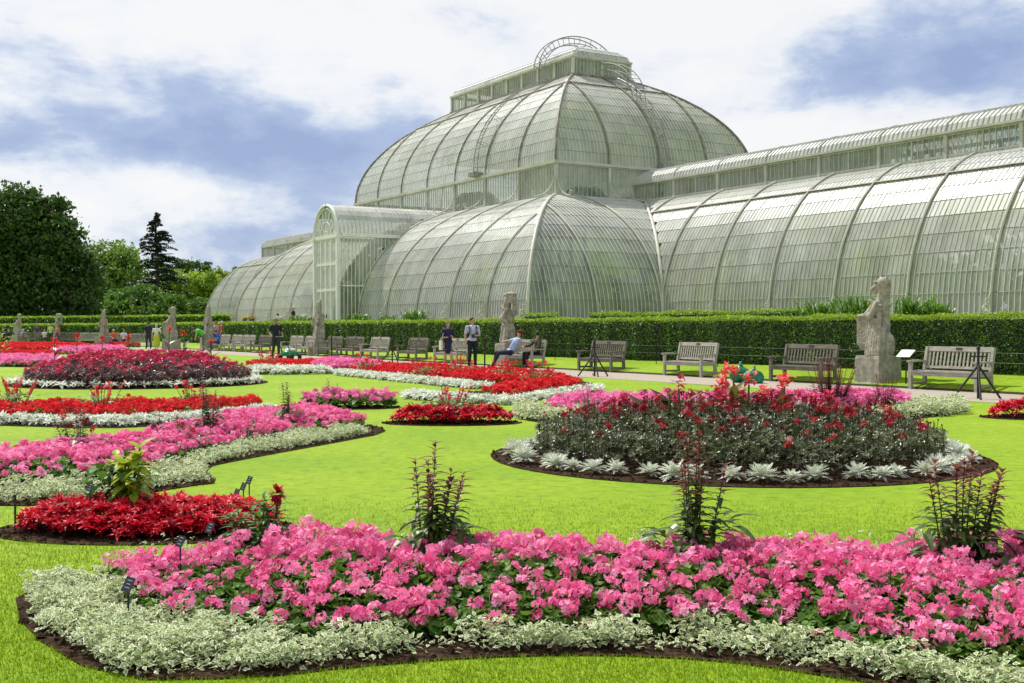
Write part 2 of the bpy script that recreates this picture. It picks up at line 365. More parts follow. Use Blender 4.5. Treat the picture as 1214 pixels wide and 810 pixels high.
for i in range(11):
    LOW.bay('front',e[i],e[i+1],'lower_glass_bay',keep=low_keep_front if i==5 else None)
    LOW.bay('back',e[i],e[i+1],'lower_glass_bay')
e2=edges(13.5,7)
for sd in('right','left'):
    for i in range(7): LOW.bay(sd,e2[i],e2[i+1],'lower_glass_bay',keep=low_keep_end,mat='glassend')
e=edges(13.35,7); e2=edges(7,4)
for i in range(7):
    UP.bay('front',e[i],e[i+1],'upper_glass_bay',mat='glasswhite',ribmat='ribrust',ribw=.06,bands=(.80,)); UP.bay('back',e[i],e[i+1],'upper_glass_bay',ribmat='ribrust')
for sd in('right','left'):
    for i in range(4): UP.bay(sd,e2[i],e2[i+1],'upper_glass_bay',ribmat='ribrust',bands=(.80,),mat='glass' if sd=='right' else 'glasswhite')
for sg in(1,-1):
    xs=np.linspace(13.35,55,12)
    for i in range(11):
        a,b=(xs[i],xs[i+1]) if sg>0 else (-xs[i+1],-xs[i])
        far=WG; 
        for sd in('front','back'):
            aa,bb=(a,b) if sd=='front' else (-b,-a)
            WG.bay(sd,aa,bb,'wing_glass_bay',keep=(lambda x,y,z:wing_keep(x,y,z)) if i<3 else None,bands=(.74,))
    for i,(c0,c1) in enumerate(zip(edges(WB,3)[:-1],edges(WB,3)[1:])):
        WG.bay('right' if sg>0 else 'left',c0,c1,'wing_end_bay',bands=(.74,))
# hip ribs, valley ribs
def hip(S_,name,sx,sy,r=.09,mat='rib'):
    q=np.linspace(0,1,24); f,h=prof(q,S_.tm); p=np.stack([sx*(S_.a-S_.ix*f+.04),sy*(S_.b-S_.iy*f+.04),S_.z0+(S_.z1-S_.z0)*h],1)
    G().tube(p,r,8).build(name,M[mat],gh,smooth=True)
for sx in(1,-1):
    for sy in(1,-1):
        hip(LOW,'hip_rib',sx,sy,.08); hip(UP,'hip_rib',sx,sy,.07,'ribrust'); hip(WG,'hip_rib',sx,sy,.06)
        z=np.linspace(1.9,8.4,26); p=np.stack([sx*(21-7.65*inset_at((z-1.9)/6.7)+.05),sy*(wing_half(z)+.05),z],1)
        G().tube(p,.09,8).build('valley_rib',M['rib'],gh,smooth=True)
# plinth
g=G(); 
for (x0,x1,y) in((-21.25,21.25,13.5),): 
    for sy in(1,-1): g.box((0,sy*13.55,1.48),(42.6,.34,.84)); g.box((0,sy*13.55,1.87),(42.8,.46,.07))
for sx in(1,-1):
    for sy in(1,-1):
        g.box((sx*21.05,sy*9.65,1.475),(.34,7.4,.83)); g.box((sx*21.05,sy*9.65,1.865),(.46,7.4,.06))
        g.box((sx*38.17,sy*5.78,1.47),(33.88,.34,.82)); g.box((sx*38.2,sy*5.78,1.86),(33.8,.46,.06))
    g.box((sx*55.05,0,1.465),(.34,11.2,.81)); g.box((sx*55.05,0,1.855),(.46,11.2,.06))
g.build('plinth',M['stonelt'],gh)
# cast iron scrolls where the ribs land
def scroll_g():
    g=G(); a=np.linspace(0,3.6*PI,40); r=.17*(1-a/(4.6*PI)); p=np.stack([0*a,-.20-r*np.cos(a),.2+r*np.sin(a)],1); g.tube(p,.028,6)
    a=np.linspace(0,2.6*PI,26); r=.10*(1-a/(3.6*PI)); p=np.stack([0*a,-.11-r*np.cos(a),.48+r*np.sin(a)],1); g.tube(p,.022,6)
    g.tube([(0,-.36,.0),(0,-.2,.02),(0,-.02,.02)],.035,6); g.tube([(0,-.05,.3),(0,-.03,.62),(0,.06,.8)],.03,6); return g
sm=scroll_g().mesh('rib_scroll',[M['rib']],True)
def put_scroll(x,y,rz):
    o=bpy.data.objects.new('rib_scroll',sm); col.objects.link(o); o.parent=gh; o.location=(x,y,1.9); o.rotation_euler=(0,0,rz)
for x in edges(21,11):
    if abs(x)>2.2: put_scroll(x,-13.6,0)
for i in range(2,11):
    x=np.linspace(13.35,55,12)[i+1]
    put_scroll(x,-5.8,0); put_scroll(-x,-5.8,0)
for y in edges(13.5,7)[1:-1]:
    if abs(y)>5.8: put_scroll(21.1,y,PI/2)
# ---------------- gallery storey between the two roofs
def gallery_bay(x0,x1,fy,z0,z1,side,name,step=.3,parent=gh,mat='glassclear',cross=False):
    def P(c,o,z): return {'front':(c,-fy-o,z),'back':(-c,fy+o,z),'right':(fy+o,c,z),'left':(-fy-o,-c,z)}[side]
    g=G(); n=max(2,round((x1-x0)/step)); cs=np.linspace(x0,x1,n+1)
    for i in range(n):
        a,b=cs[i],cs[i+1]; t=RNG.normal(0,.006,4)
        g.add([P(a,t[0],z0),P(b,t[1],z0),P(b,t[2],z1),P(a,t[3],z1)],[[0,1,2,3]],0,RNG.random())
    for c in cs[1:-1]: g.bar(P(c,.01,z0),P(c,.01,z1),.03,.04,1)
    g.bar(P(x0,.02,z0+.04),P(x1,.02,z0+.04),.08,.1,1); g.bar(P(x0,.02,z1-.03),P(x1,.02,z1-.03),.08,.08,1)
    if cross:
        m=(x0+x1)/2
        for a,b in((x0,m),(m,x1)):
            k=4
            for j in range(k):
                u0=a+(b-a)*j/k; u1=a+(b-a)*(j+1)/k; g.bar(P(u0,-.12,z0+.1),P(u1,-.12,z1-.1),.02,.02,1); g.bar(P(u1,-.14,z0+.1),P(u0,-.14,z1-.1),.02,.02,1)
        g.bar(P(m,.02,z0),P(m,.02,z1),.07,.07,1)
    o=g.build(name,[M[mat],M['rib']],parent)
    G().bar(P(x0,.03,z0-.05),P(x0,.03,z1),.16,.16).build('post',M['rib'],o); return o
def bracket(side,c,fy,z0=8.45,z1=9.9,out=1.35):
    a=np.linspace(0,PI/2,12); pts=[]
    for t in a: pts.append((out*(1-math.cos(t)) if False else out*math.sin(t), z1-(z1-z0)*(1-math.cos(t))))
    def P(o,z): return {'front':(c,-fy-o,z),'back':(-c,fy+o,z),'right':(fy+o,c,z),'left':(-fy-o,-c,z)}[side]
    g=G(); pts=[(out*(1-math.cos(t)), z1-(z1-z0)*math.sin(t)) for t in a]
    g.tube([P(.05+o,z) for o,z in pts],.035,6)
    a=np.linspace(0,2.2*PI,18); r=.14*(1-a/(3*PI)); g.tube([P(out+.05+.02+r_*math.cos(t),z0+.16+r_*math.sin(t)) for t,r_ in zip(a-1.57,r)],.025,6)
    g.build('scroll_bracket',M['rib'],gh,smooth=True)
for sd in('front','back'):
    e=edges(13.35,7)
    for i in range(7): gallery_bay(e[i],e[i+1],7.0,8.5,10.3,sd,'gallery_window')
    for c in e:
        if sd=='front': bracket(sd,c,7.0)
for sd in('right','left'):
    e=edges(7,4)
    for i in range(4): gallery_bay(e[i],e[i+1],13.35,8.5,10.3,sd,'gallery_window')
    for c in e:
        if abs(c)>2: bracket(sd,c,13.35)
def ring_beam(a,b,z,w,h,name,mat='rib'):
    g=G()
    for sy in(1,-1): g.box((0,sy*b,z),(2*a+w,w,h))
    for sx in(1,-1): g.box((sx*a,0,z+.001),(w*.98,2*b-w-.004,h-.004))
    return g.build(name,M[mat],gh)
ring_beam(13.35,7.0,10.38,.34,.16,'eaves_gutter'); ring_beam(13.35,7.0,8.5,.2,.14,'gallery_sill')
# ---------------- lantern on top
LA,LB=7.65,2.1
for sd,hw,fy,n in(('front',LA,LB,8),('back',LA,LB,8),('right',LB,LA,2),('left',LB,LA,2)):
    e=edges(hw,n)
    for i in range(n): gallery_bay(e[i],e[i+1],fy,16.6,17.66,sd,'lantern_window',.28,cross=False)
ring_beam(LA,LB,17.72,.28,.12,'lantern_gutter'); ring_beam(LA,LB,16.6,.3,.16,'lantern_sill','ribrust')
LR=Shell(7.7,2.15,17.76,18.75,1.7,2.1,4,.3,tm=R(70))
for sd,hw,n in(('front',7.7,8),('back',7.7,8),('right',2.15,2),('left',2.15,2)):
    e=edges(hw,n)
    for i in range(n): LR.bay(sd,e[i],e[i+1],'lantern_roof_bay',mat='glasswhite',rib=False)
# ---------------- wing clerestories
for sg in(1,-1):
    xs=np.linspace(13.35,48.8,11)
    for i in range(10):
        a,b=(xs[i],xs[i+1]) if sg>0 else (-xs[i+1],-xs[i])
        gallery_bay(a,b,1.7,8.42,9.36,'front','clerestory_window',.3,cross=True); gallery_bay(-b,-a,1.7,8.42,9.36,'back','clerestory_window',.5)
        g=G(); n=14; th=np.linspace(0,PI,9); cs=np.linspace(a,b,n+1)
        for j in range(n):
            for k in range(8):
                q=[(cs[j],th[k]),(cs[j+1],th[k]),(cs[j+1],th[k+1]),(cs[j],th[k+1])]
                g.add([(c,-1.82*math.cos(t),9.42+.93*math.sin(t)+RNG.normal(0,.003)) for c,t in q],[[0,1,2,3]],0,RNG.random())
            g.tube([(cs[j],-1.84*math.cos(t),9.43+.94*math.sin(t)) for t in th],.018,4,1,caps=False)
        g.tube([(cs[-1],-1.86*math.cos(t),9.43+.95*math.sin(t)) for t in th],.035,4,1,caps=False)
        g.box(((a+b)/2,-1.84,9.42),(b-a,.12,.1),1); g.box(((a+b)/2,1.84,9.42),(b-a,.12,.1),1); g.box(((a+b)/2,0,10.37),(b-a,.07,.05),1)
        g.build('ridge_roof_bay',[M['glasswhite'],M['rib']],gh)
    # end of the clerestory
    g=G(); x=sg*48.85; th=np.linspace(0,PI,13)
    ring=[(x,-1.8*math.cos(t),9.4+.93*math.sin(t)) for t in th]; g.add(ring+[(x,0,9.4)],[[k,k+1,13] for k in range(12)],0)
    g.add([(x,-1.7,8.4),(x,1.7,8.4),(x,1.7,9.4),(x,-1.7,9.4)],[[0,1,2,3]],0)
    for y in np.linspace(-1.7,1.7,9): g.bar((x+sg*.02,y,8.4),(x+sg*.02,y,9.4),.04,.04,1)
    g.tube([(x+sg*.02,p[1],p[2]) for p in ring],.05,6,1); g.bar((x,-1.8,9.4),(x,1.8,9.4),.1,.1,1); g.build('clerestory_end',[M['glassclear'],M['rib']],gh)
# ---------------- entrance porch
PX,PY0,PY1,PZ,PR=1.9,-14.7,-7.05,6.9,1.9
def porch_end(y):                                 # height of the lower roof where the porch meets it
    f=(13.5+y)/6.5; f=min(max(f,0),1); return 1.9+6.7*math.sin(math.acos(1-f*(1-math.cos(TM))))/math.sin(TM)
def pk(y,z): return z>porch_end(y)-.02 if y>-13.5 else True
g=G(); th=np.linspace(0,PI,15); ys=np.linspace(PY0,PY1,30)
for j in range(len(ys)-1):
    for k in range(14):
        q=[(th[k],ys[j]),(th[k+1],ys[j]),(th[k+1],ys[j+1]),(th[k],ys[j+1])]
        c=[( -PR*math.cos(t),y,PZ+PR*math.sin(t)) for t,y in q]; m=np.mean(c,0)
        if pk(m[1],m[2]): g.add(np.array(c)+RNG.normal(0,.003,(4,3)),[[0,1,2,3]],0,RNG.random())
    pts=[(-1.91*math.cos(t),ys[j],PZ+1.91*math.sin(t)) for t in th]; pts=[p for p in pts if pk(p[1],p[2])]
    if len(pts)>1 and len(pts)==len(th): g.tube(pts,.02,4,1,caps=False)
    elif len(pts)>1:
        g.tube([p for p in pts if p[0]<0] ,.02,4,1,caps=False) if sum(p[0]<0 for p in pts)>1 else None
        g.tube([p for p in pts if p[0]>0] ,.02,4,1,caps=False) if sum(p[0]>0 for p in pts)>1 else None
g.build('porch_roof',[M['glasswhite'],M['rib']],gh)
for sx in(1,-1):
    g=G(); zs=np.linspace(1.5,PZ,9); yw=np.linspace(PY0,-8.6,26)
    for j in range(len(yw)-1):
        for k in range(8):
            c=[(sx*PX,yw[j],zs[k]),(sx*PX,yw[j+1],zs[k]),(sx*PX,yw[j+1],zs[k+1]),(sx*PX,yw[j],zs[k+1])]; m=np.mean(c,0)
            if pk(m[1],m[2]): g.add(np.array(c)+RNG.normal(0,.003,(4,3))*[1,0,0],[[0,1,2,3]],0,RNG.random())
        z0=1.5 if yw[j]<-13.5 else porch_end(yw[j])
        if z0<PZ: g.bar((sx*(PX+.015),yw[j],z0),(sx*(PX+.015),yw[j],PZ),.035,.035,1)
    ye=-13.5+6.5*inset_at((PZ-1.9)/6.7)
    g.bar((sx*(PX+.04),PY0+.1,PZ),(sx*(PX+.04),ye,PZ),.16,.2,1)
    ye=-13.5+6.5*inset_at((3.9-1.9)/6.7); g.bar((sx*(PX+.02),PY0+.1,3.9),(sx*(PX+.02),ye,3.9),.06,.08,1)
    g.box((sx*PX,-14.1,1.35),(.2,1.1,.5),2)
    g.build('porch_side_wall',[M['glassclear'],M['white'],M['stonelt']],gh)
# porch front: pilasters, arch, fanlight, lancet windows and doors
g=G(); y=PY0-.08
for sx in(1,-1):
    g.box((sx*1.81,y,4.0),(.24,.2,5.8)); g.box((sx*1.78,y-.02,1.35),(.44,.3,.6)); g.box((sx*1.81,y-.02,6.82),(.32,.3,.16))
for r_,w in((1.86,.09),(1.66,.05)):
    a=np.linspace(0,PI,25); g.tube([(r_*math.cos(t),y-.03,6.9+r_*math.sin(t)) for t in a],w,8)
g.build('porch_arch_frame',M['white'],gh,smooth=False)
g=G(); a=np.linspace(0,PI,19)
g.add([(1.6*math.cos(t),y+.04,6.95+1.6*math.sin(t)) for t in a]+[(0,y+.04,6.95)],[[k,k+1,19] for k in range(18)],0)
g.box((0,y,6.85),(3.3,.16,.2),1)
g.tube([(.8*math.cos(t),y,6.95+.8*math.sin(t)) for t in a],.04,6,1)
for t in np.linspace(0,PI,9)[1:-1]: g.bar((.8*math.cos(t),y,6.95+.8*math.sin(t)),(1.55*math.cos(t),y,6.95+1.55*math.sin(t)),.05,.05,1)
for t in np.linspace(0,PI,5)[1:-1]: g.bar((0,y,6.95),(.8*math.cos(t),y,6.95+.8*math.sin(t)),.04,.04,1)
g.tube([(.25*math.cos(t),y,6.95+.25*math.sin(t)) for t in a],.035,6,1)
g.build('fanlight',[M['glassclear'],M['white']],gh)
for j,(z0,z1) in enumerate(((1.15,3.6),(3.75,5.15),(5.3,6.7))):
    for i in range(4):
        x0=-1.58+i*.79; x1=x0+.79; xc=(x0+x1)/2; g=G(); w=.3
        a=np.linspace(0,PI,9)
        top=[(xc+w*math.cos(t),y+.04,z1-w+w*math.sin(t)) for t in a]
        bot=[(xc-w*math.cos(t),y+.04,z0+w-w*math.sin(t)) for t in a] if j else [(xc-w,y+.04,z0+.1),(xc+w,y+.04,z0+.1)]
        loop=top+bot; n=len(loop); g.add(loop+[(xc,y+.04,(z0+z1)/2)],[[k,(k+1)%n,n] for k in range(n)],0,RNG.random())
        g.tube(loop+[loop[0]],.03,6,1); g.box((x0,y,(z0+z1)/2),(.09,.1,z1-z0),1); g.box((x1,y+.002,(z0+z1)/2),(.086,.1,z1-z0),1)
        for sxx in(-1,1):
            for zz,s_ in((z1,1),(z0,-1)):
                if j==0 and s_<0: continue
                g.add([(xc+sxx*.33,y,zz+.05*s_),(xc+sxx*.33,y,zz-.22*s_),(xc+sxx*.08,y,zz+.05*s_)],[[0,1,2]],1)
        g.box((xc,y+.003,z1+.06),(.79,.1,.14),1)
        o=g.build('lancet_window' if j else 'porch_door',[M['glassclear'],M['white']],gh)
        if j==0 and i in(1,2): G().box((xc+(.22 if i==1 else -.22),y-.08,2.1),(.04,.06,.2)).build('handle',M['brass'],o)
# ---------------- curved access ladders on the roofs
def ladder(side,S_,c,qa,qb,lift,name='roof_ladder',w=.45):
    g=G(); q=np.linspace(qa,qb,34); L=[];Rr=[]
    for k,t in enumerate(q):
        o=.28+lift*math.sin(PI*(k/33))
        L.append(S_.P(side,c-w/2,t,o)); Rr.append(S_.P(side,c+w/2,t,o))
    g.tube(L,.03,4); g.tube(Rr,.03,4)
    for a,b in list(zip(L,Rr))[::1]: g.bar(a,b,.022,.022)
    for k in(1,9,17,25,32):
        for e_,cc in((L[k],c-w/2),(Rr[k],c+w/2)): g.bar(e_,S_.P(side,cc,q[k],.02),.025,.025)
    g.box((np.array(L[0])+np.array(Rr[0]))/2,(.7,.7,.25)); g.build(name,M['iron'],gh)
ladder('front',UP,5.0,.02,.98,.25); ladder('right',UP,0.2,.02,.98,.25)
a=np.linspace(-.15,PI+.15,30); g=G()                # arched gangway over the lantern
for x in(4.7,5.3):
    g.tube([(x,-3.0*math.cos(t),17.35+2.25*max(0,math.sin(t))) for t in a],.035,6)
    g.tube([(x,-2.65*math.cos(t),17.2+1.95*max(0,math.sin(t))) for t in a],.03,6)
    for t in np.linspace(.1,PI-.1,11): g.bar((x,-3.0*math.cos(t),17.35+2.25*math.sin(t)),(x,-2.65*math.cos(t),17.2+1.95*math.sin(t)),.03,.03)
for t in np.linspace(.05,PI-.05,17): g.bar((4.7,-2.65*math.cos(t),17.2+1.95*math.sin(t)),(5.3,-2.65*math.cos(t),17.2+1.95*math.sin(t)),.025,.025)
g.build('lantern_gangway',M['iron'],gh)
g=G()                                               # small gangway at the right end of the lantern
a=np.linspace(.15,PI/2+.5,18)
for y_ in(-.1,.5):
    g.tube([(7.2+4.2*math.sin(t),y_,14.6+2.9*math.cos(t)) for t in a],.03,6); g.tube([(7.2+3.8*math.sin(t),y_,14.5+2.6*math.cos(t)) for t in a],.025,6)
for t in a: g.bar((7.2+4.2*math.sin(t),-.1,14.6+2.9*math.cos(t)),(7.2+4.2*math.sin(t),.5,14.6+2.9*math.cos(t)),.025,.025)
g.build('end_gangway',M['iron'],gh)
# ---------------- palms and tree ferns inside, seen dimly through the panes
def canopy(g,c,r,n,size,up=.25,mi=0,seed_r=None,flat=1.0):
    """leaves in clumps through an ellipsoid's outer volume"""
    k=max(6,int(n/38)); d=RNG.normal(size=(k,3)); d/=np.linalg.norm(d,axis=1)[:,None]; rad=.62+.42*RNG.random(k)**.6
    cc=d*rad[:,None]*np.array(r); cs=np.array(r).mean()*.19*(0.6+.8*RNG.random(k))
    which=RNG.integers(0,k,n); p=cc[which]+RNG.normal(size=(n,3))*cs[which][:,None]*np.array([1,1,.6*flat])
    V_=np.array([[-.5,0,0],[0,-.32,.06],[.5,0,0],[0,.32,.06]]); sc=size*(.6+.8*RNG.random(n))
    M_=any_rots(n,sc); g.inst(V_,[[0,1,2,3]],M_,p+np.array(c),mi,np.clip(.5*RNG.random(k)[which]+.5*RNG.random(n),0,1)); return g
g=G()
for i in range(80):
    x=RNG.uniform(-53,53); wide=9 if abs(x)<17 else 2.6; y_=RNG.uniform(-wide,wide); top=RNG.uniform(3.6,5.6) if abs(x)>10 or abs(y_)>5 else RNG.uniform(6,12)
    a0=RNG.random()*6.3; g.tube([(x,y_,1.1),(x+.1,y_,top*.55),(x,y_,top-.6)],.12,6,1)
    for k in range(14):                              # arching fronds
        an=a0+k*2.4; L=RNG.uniform(1.3,2.1); q=np.linspace(0,1,7); rr=L*q; zz=top-.5+1.1*np.sin(q*2.4)*.9-q*q*1.2
        for j in range(6):
            a_=np.array([x+rr[j]*math.cos(an),y_+rr[j]*math.sin(an),zz[j]]); b_=np.array([x+rr[j+1]*math.cos(an),y_+rr[j+1]*math.sin(an),zz[j+1]])
            w=.42*math.sin(PI*(j+.6)/7); sd=np.array([-math.sin(an),math.cos(an),-.5])*w
            g.add([a_,b_,b_+sd,a_+sd*.9],[[0,1,2,3]],0,RNG.random()); sd=np.array([math.sin(an),-math.cos(an),-.5])*w; g.add([a_,b_,b_+sd,a_+sd*.9],[[0,1,2,3]],0,RNG.random())
for i in range(110):
    x=RNG.uniform(-53,53); wide=9.5 if abs(x)<19 else 3.2; canopy(g,(x,RNG.uniform(-wide,wide),RNG.uniform(2.0,3.8)),(2.4,1.8,1.4),420,.36)
o=g.build('palms',[M['green'],M['bark']],None,label='mass of palms and tree ferns growing inside the glasshouse',cat='foliage',kind='stuff'); o.location=BC; o.rotation_euler=(0,0,TH)
# ================================================================== GROUND
def strip_sheet(name,ts,zs,s0,s1,mat,kind='structure',n=60,**kw):
    g=G(); ss=np.linspace(s0,s1,n+1); v=[W(s,t,z) for t,z in zip(ts,zs) for s in ss]; m=n+1
    f=[[i*m+j,i*m+j+1,(i+1)*m+j+1,(i+1)*m+j] for i in range(len(ts)-1) for j in range(n)]
    return g.add(v,f).build(name,mat,kind=kind,**kw)
strip_sheet('ground',[-400,-60,0,19,22.585,22.6,22.62,23.5,24.5,26,27.2,30,60,300,900],[0,0,0,0,0,0,.055,.2,.33,.4,1.1,1.1,1.1,1.1,1.1],-300,900,M['lawn'])
strip_sheet('path',[19.7,22.58],[.006,.006],-30,100,M['path'])
strip_sheet('path_edge',[22.582,22.60],[.002,.058],-30,100,M['kerb'])
# ================================================================== HEDGES, TREES
def hedge(name,line,width,z0,z1,label,n_front=900,size=.05,near=None,group=None,lab=None):
    """clipped hedge following a line of (x,y); leaf density falls with distance"""
    g=G(); pts=[np.array(p,float) for p in line]
    for a,b in zip(pts[:-1],pts[1:]):
        d=b-a; L=np.linalg.norm(d); d/=L; nr=np.array([d[1],-d[0]]); c=(a+b)/2
        # nr points to the camera side
        if np.dot(nr,-c)<0: nr=-nr
        rot=np.array([[d[0],-nr[0],0],[d[1],-nr[1],0],[0,0,1]])
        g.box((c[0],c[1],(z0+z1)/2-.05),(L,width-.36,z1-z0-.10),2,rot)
        st=4.0; k=max(1,int(L/st))
        for i in range(k):
            p0=a+d*L*i/k; seg=L/k; dist=max(12,np.linalg.norm(p0+d*seg/2)); sz=size*max(1,dist/34); dens=n_front*(size/sz)**2
            for face in('front','top','back'):
                h=(z1-z0); area=seg*(h if face!='top' else width); n=int(area*dens*(.25 if face=='back' else 1.15 if face=='top' else 1))
                u=RNG.random(n)*seg; wv=RNG.random(n)
                U_=u+i*L/k; bump=.05*np.sin(U_*1.3)+.035*np.sin(U_*3.1+1)+.025*np.sin(U_*7.7)
                if face=='top': x=p0+d*u[:,None]-nr*((wv-.5)*width)[:,None]; z=z1-.02+.6*bump+RNG.normal(0,.026,n)+(RNG.random(n)<.02)*.06
                else:
                    s_=1 if face=='front' else -1; off=width/2-.03+bump+RNG.normal(0,.025,n)-.05*(wv<.12)
                    x=p0+d*u[:,None]+s_*nr*off[:,None]; z=z0+wv*h
                P=np.column_stack([x,z]); mi=1 if face=='top' else 0
                V_=np.array([[-.5,0,0],[0,-.34,.05],[.5,0,0],[0,.34,.05]])
                if face!='top':
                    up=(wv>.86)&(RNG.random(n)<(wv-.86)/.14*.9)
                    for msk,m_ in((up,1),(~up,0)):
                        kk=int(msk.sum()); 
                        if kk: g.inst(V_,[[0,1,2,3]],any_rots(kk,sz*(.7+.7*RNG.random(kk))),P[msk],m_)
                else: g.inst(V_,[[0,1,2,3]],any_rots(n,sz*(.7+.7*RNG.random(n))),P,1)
    o=g.build(name,[M['hedge'],M['hedgetop'],M['hedgein']]); return tag(o,label,'hedge',group)
hedge('hedge',[W(8,25.15)[:2],W(94,25.15)[:2]],1.3,.30,1.74,'long clipped green hedge running behind the benches in front of the glasshouse')
hedge('hedge',[(-28,96.5),(-64,136)],1.4,.0,1.72,'distant clipped hedge behind the far group of visitors and statues')
hedge('hedge',[(-22,108),(-72,148)],1.6,.2,2.55,'raised pale green hedge just in front of the dark trees',size=.06)
hedge('low_hedge',[W(28.5,28.1)[:2],W(40.3,28.1)[:2]],.7,1.1,2.0,'low dark hedge along the terrace at the foot of the right wing')
hedge('low_hedge',[W(42.5,27.6)[:2],W(44.5,27.4)[:2]],.6,1.1,2.0,'short piece of low hedge by the ribbed corner of the central dome')
def tree(name,label,base,h,blobs,leaf,n,mat,trunk=.35,cat='tree',group=None,z0=1.1,trunk_h=None):
    x,y=base; t=empty(name,(x,y,z0),0,label,cat,group)
    g=G(); th=(trunk_h or h*.55)
    q=np.linspace(0,1,8); wob=RNG.normal(0,trunk*.25,(8,2))*q[:,None]
    g.tube(np.column_stack([wob,q*th]),trunk*(1.25-.75*q),8)
    for c,r,_ in blobs:
        c=np.array(c,float); s0=np.array([0,0,th*RNG.uniform(.35,.8)]); m=(s0+c)/2+RNG.normal(0,.3,3); g.tube([s0,m,c],[trunk*.45,trunk*.28,trunk*.1],6)
        for k in range(5):
            e_=c+RNG.normal(size=3)*np.array(r)*.5; g.tube([c*.7+s0*.3,(c+e_)/2,e_],[trunk*.2,trunk*.12,.03],4,caps=False)
    g.build('trunk',M['bark'],t,smooth=True)
    g=G(); tot=sum(w_ for _,_,w_ in blobs)
    for c,r,w_ in blobs: canopy(g,c,r,int(n*w_/tot),leaf)
    g.build('crown',M[mat],t); return t
def P2(px,Y): return ((px-CX)/F*Y, Y)
def PZ_(py,Y): return CH-(py-HY)/F*Y
# the big dark tree at the left edge: many overlapping masses
Y=150; s=Y/F
def bl(px0,lst,Y,z0=1.1):
    out=[]
    for px,py,rx,rz in lst: out.append((((px-px0)*Y/F,RNG.uniform(-2,2),PZ_(py,Y)-z0),(rx*Y/F,rx*Y/F*.9,rz*Y/F),rx*rz))
    return out
tree('broadleaf_tree','huge dark green broadleaf tree filling the left edge of the view',P2(25,150),17,bl(25,[(-30,270,48,45),(18,262,34,38),(50,268,30,34),(74,288,26,28),(-10,305,45,40),(40,310,42,38),(82,322,30,32),(0,350,50,34),(45,352,40,32),(92,350,26,30),(108,362,20,22),(30,238,20,14),(62,248,18,14)],150),.52,46000,'oak',.9)
tree('round_tree','loose light green tree between the huge dark tree and the conifer',P2(140,165),13,bl(140,[(130,305,26,20),(150,318,24,24),(118,325,22,24),(140,340,34,26),(162,342,20,26),(112,350,20,24)],165),.5,11000,'limetree',.35)
tree('round_tree','dense mid green rounded tree in front of the conifer',P2(172,125),8,bl(172,[(150,362,20,18),(172,355,24,16),(195,362,20,17),(160,372,24,12),(190,374,22,12),(172,370,30,14)],125),.4,11000,'midtree',.3)
tree('broadleaf_tree','dark low tree crown behind and right of the conifer',P2(222,190),10,bl(222,[(212,322,22,14),(235,320,18,12),(225,340,28,16),(200,338,18,14),(246,330,12,8)],190),.55,7000,'oak',.4)
tree('spreading_tree','bright yellow green spreading tree beside the far end of the glasshouse',P2(240,150),8,bl(240,[(222,335,22,12),(245,340,22,14),(262,335,18,13),(230,352,26,12),(252,360,24,14),(215,358,20,12),(276,328,12,8)],150),.42,10000,'yellowtree',.3)
tree('round_tree','bushy green tree low against the end of the far wing',P2(228,132),5,bl(228,[(215,372,18,12),(235,370,20,14),(250,376,14,10)],132),.38,5000,'midtree',.2)
tree('broadleaf_tree','small dark tree top beyond the end of the far wing',P2(276,230),9,bl(276,[(262,334,12,6),(280,326,12,8),(300,332,14,10),(272,345,24,16)],230),.6,4000,'midtree',.3)
tree('broadleaf_tree','dark green trees closing the gap beneath the light tree',P2(110,185),8,bl(110,[(100,345,26,22),(128,360,26,20),(160,366,22,18),(80,360,26,20),(190,364,26,16),(215,368,26,16)],185),.55,9000,'oak',.3)
tree('broadleaf_tree','dark tree outside the left edge beyond the huge one',P2(-90,170),15,bl(-90,[(-80,290,60,50),(-120,310,60,50),(-60,340,60,40)],170),.7,9000,'oak',.6)
# conifer
def conifer(label,px,Y,py_top,py_bot,half):
    x,y=P2(px,Y); zt=PZ_(py_top,Y)-1.1; zb=PZ_(py_bot,Y)-1.1; t=empty('conifer',(x,y,1.1),0,label,'tree')
    G().tube([(0,0,0),(.1,0,zt*.5),(-.1,0,zt*.86),(.02,0,zt)],[.38,.25,.1,.03],8).build('trunk',M['bark'],t,smooth=True)
    g=G(); W_=half*Y/F
    for lv in np.arange(zb,zt,.42):
        f=(zt-lv)/(zt-zb); L0=W_*(f**.8)*RNG.uniform(.72,1.12)+.15
        for k in range(7):
            if RNG.random()<.24: continue
            an=RNG.random()*6.28; L_=L0*RNG.uniform(.55,1.15)*(1+.22*math.sin(3*an+lv*.7)); n=int(26+L_*34); u=RNG.random(n)**.75; rr=u*L_
            z=lv+RNG.normal(0,.25)+.12*L_*np.sin(u*2.6)-.10*L_*u*u+RNG.normal(0,.06,n)-.12*RNG.random(n); lat=RNG.normal(0,1,n)*.16*L_*(1.05-u)*.9+RNG.normal(0,.05,n)
            P=np.column_stack([rr*math.cos(an)-lat*math.sin(an),rr*math.sin(an)+lat*math.cos(an),z])
            g.inst([[-.5,0,0],[0,-.2,.03],[.5,0,0],[0,.2,.03]],[[0,1,2,3]],rots(n,.7,.42*(.6+.6*RNG.random(n))),P,0)
            g.tube([(0,0,lv),(L_*.9*math.cos(an),L_*.9*math.sin(an),lv+.06*L_)],[.06,.02],4,1,caps=False)
    g.build('crown',[M['conifer'],M['bark']],t)
conifer('dark conifer with tiered branches rising above the lighter trees',186,142,253,374,52)
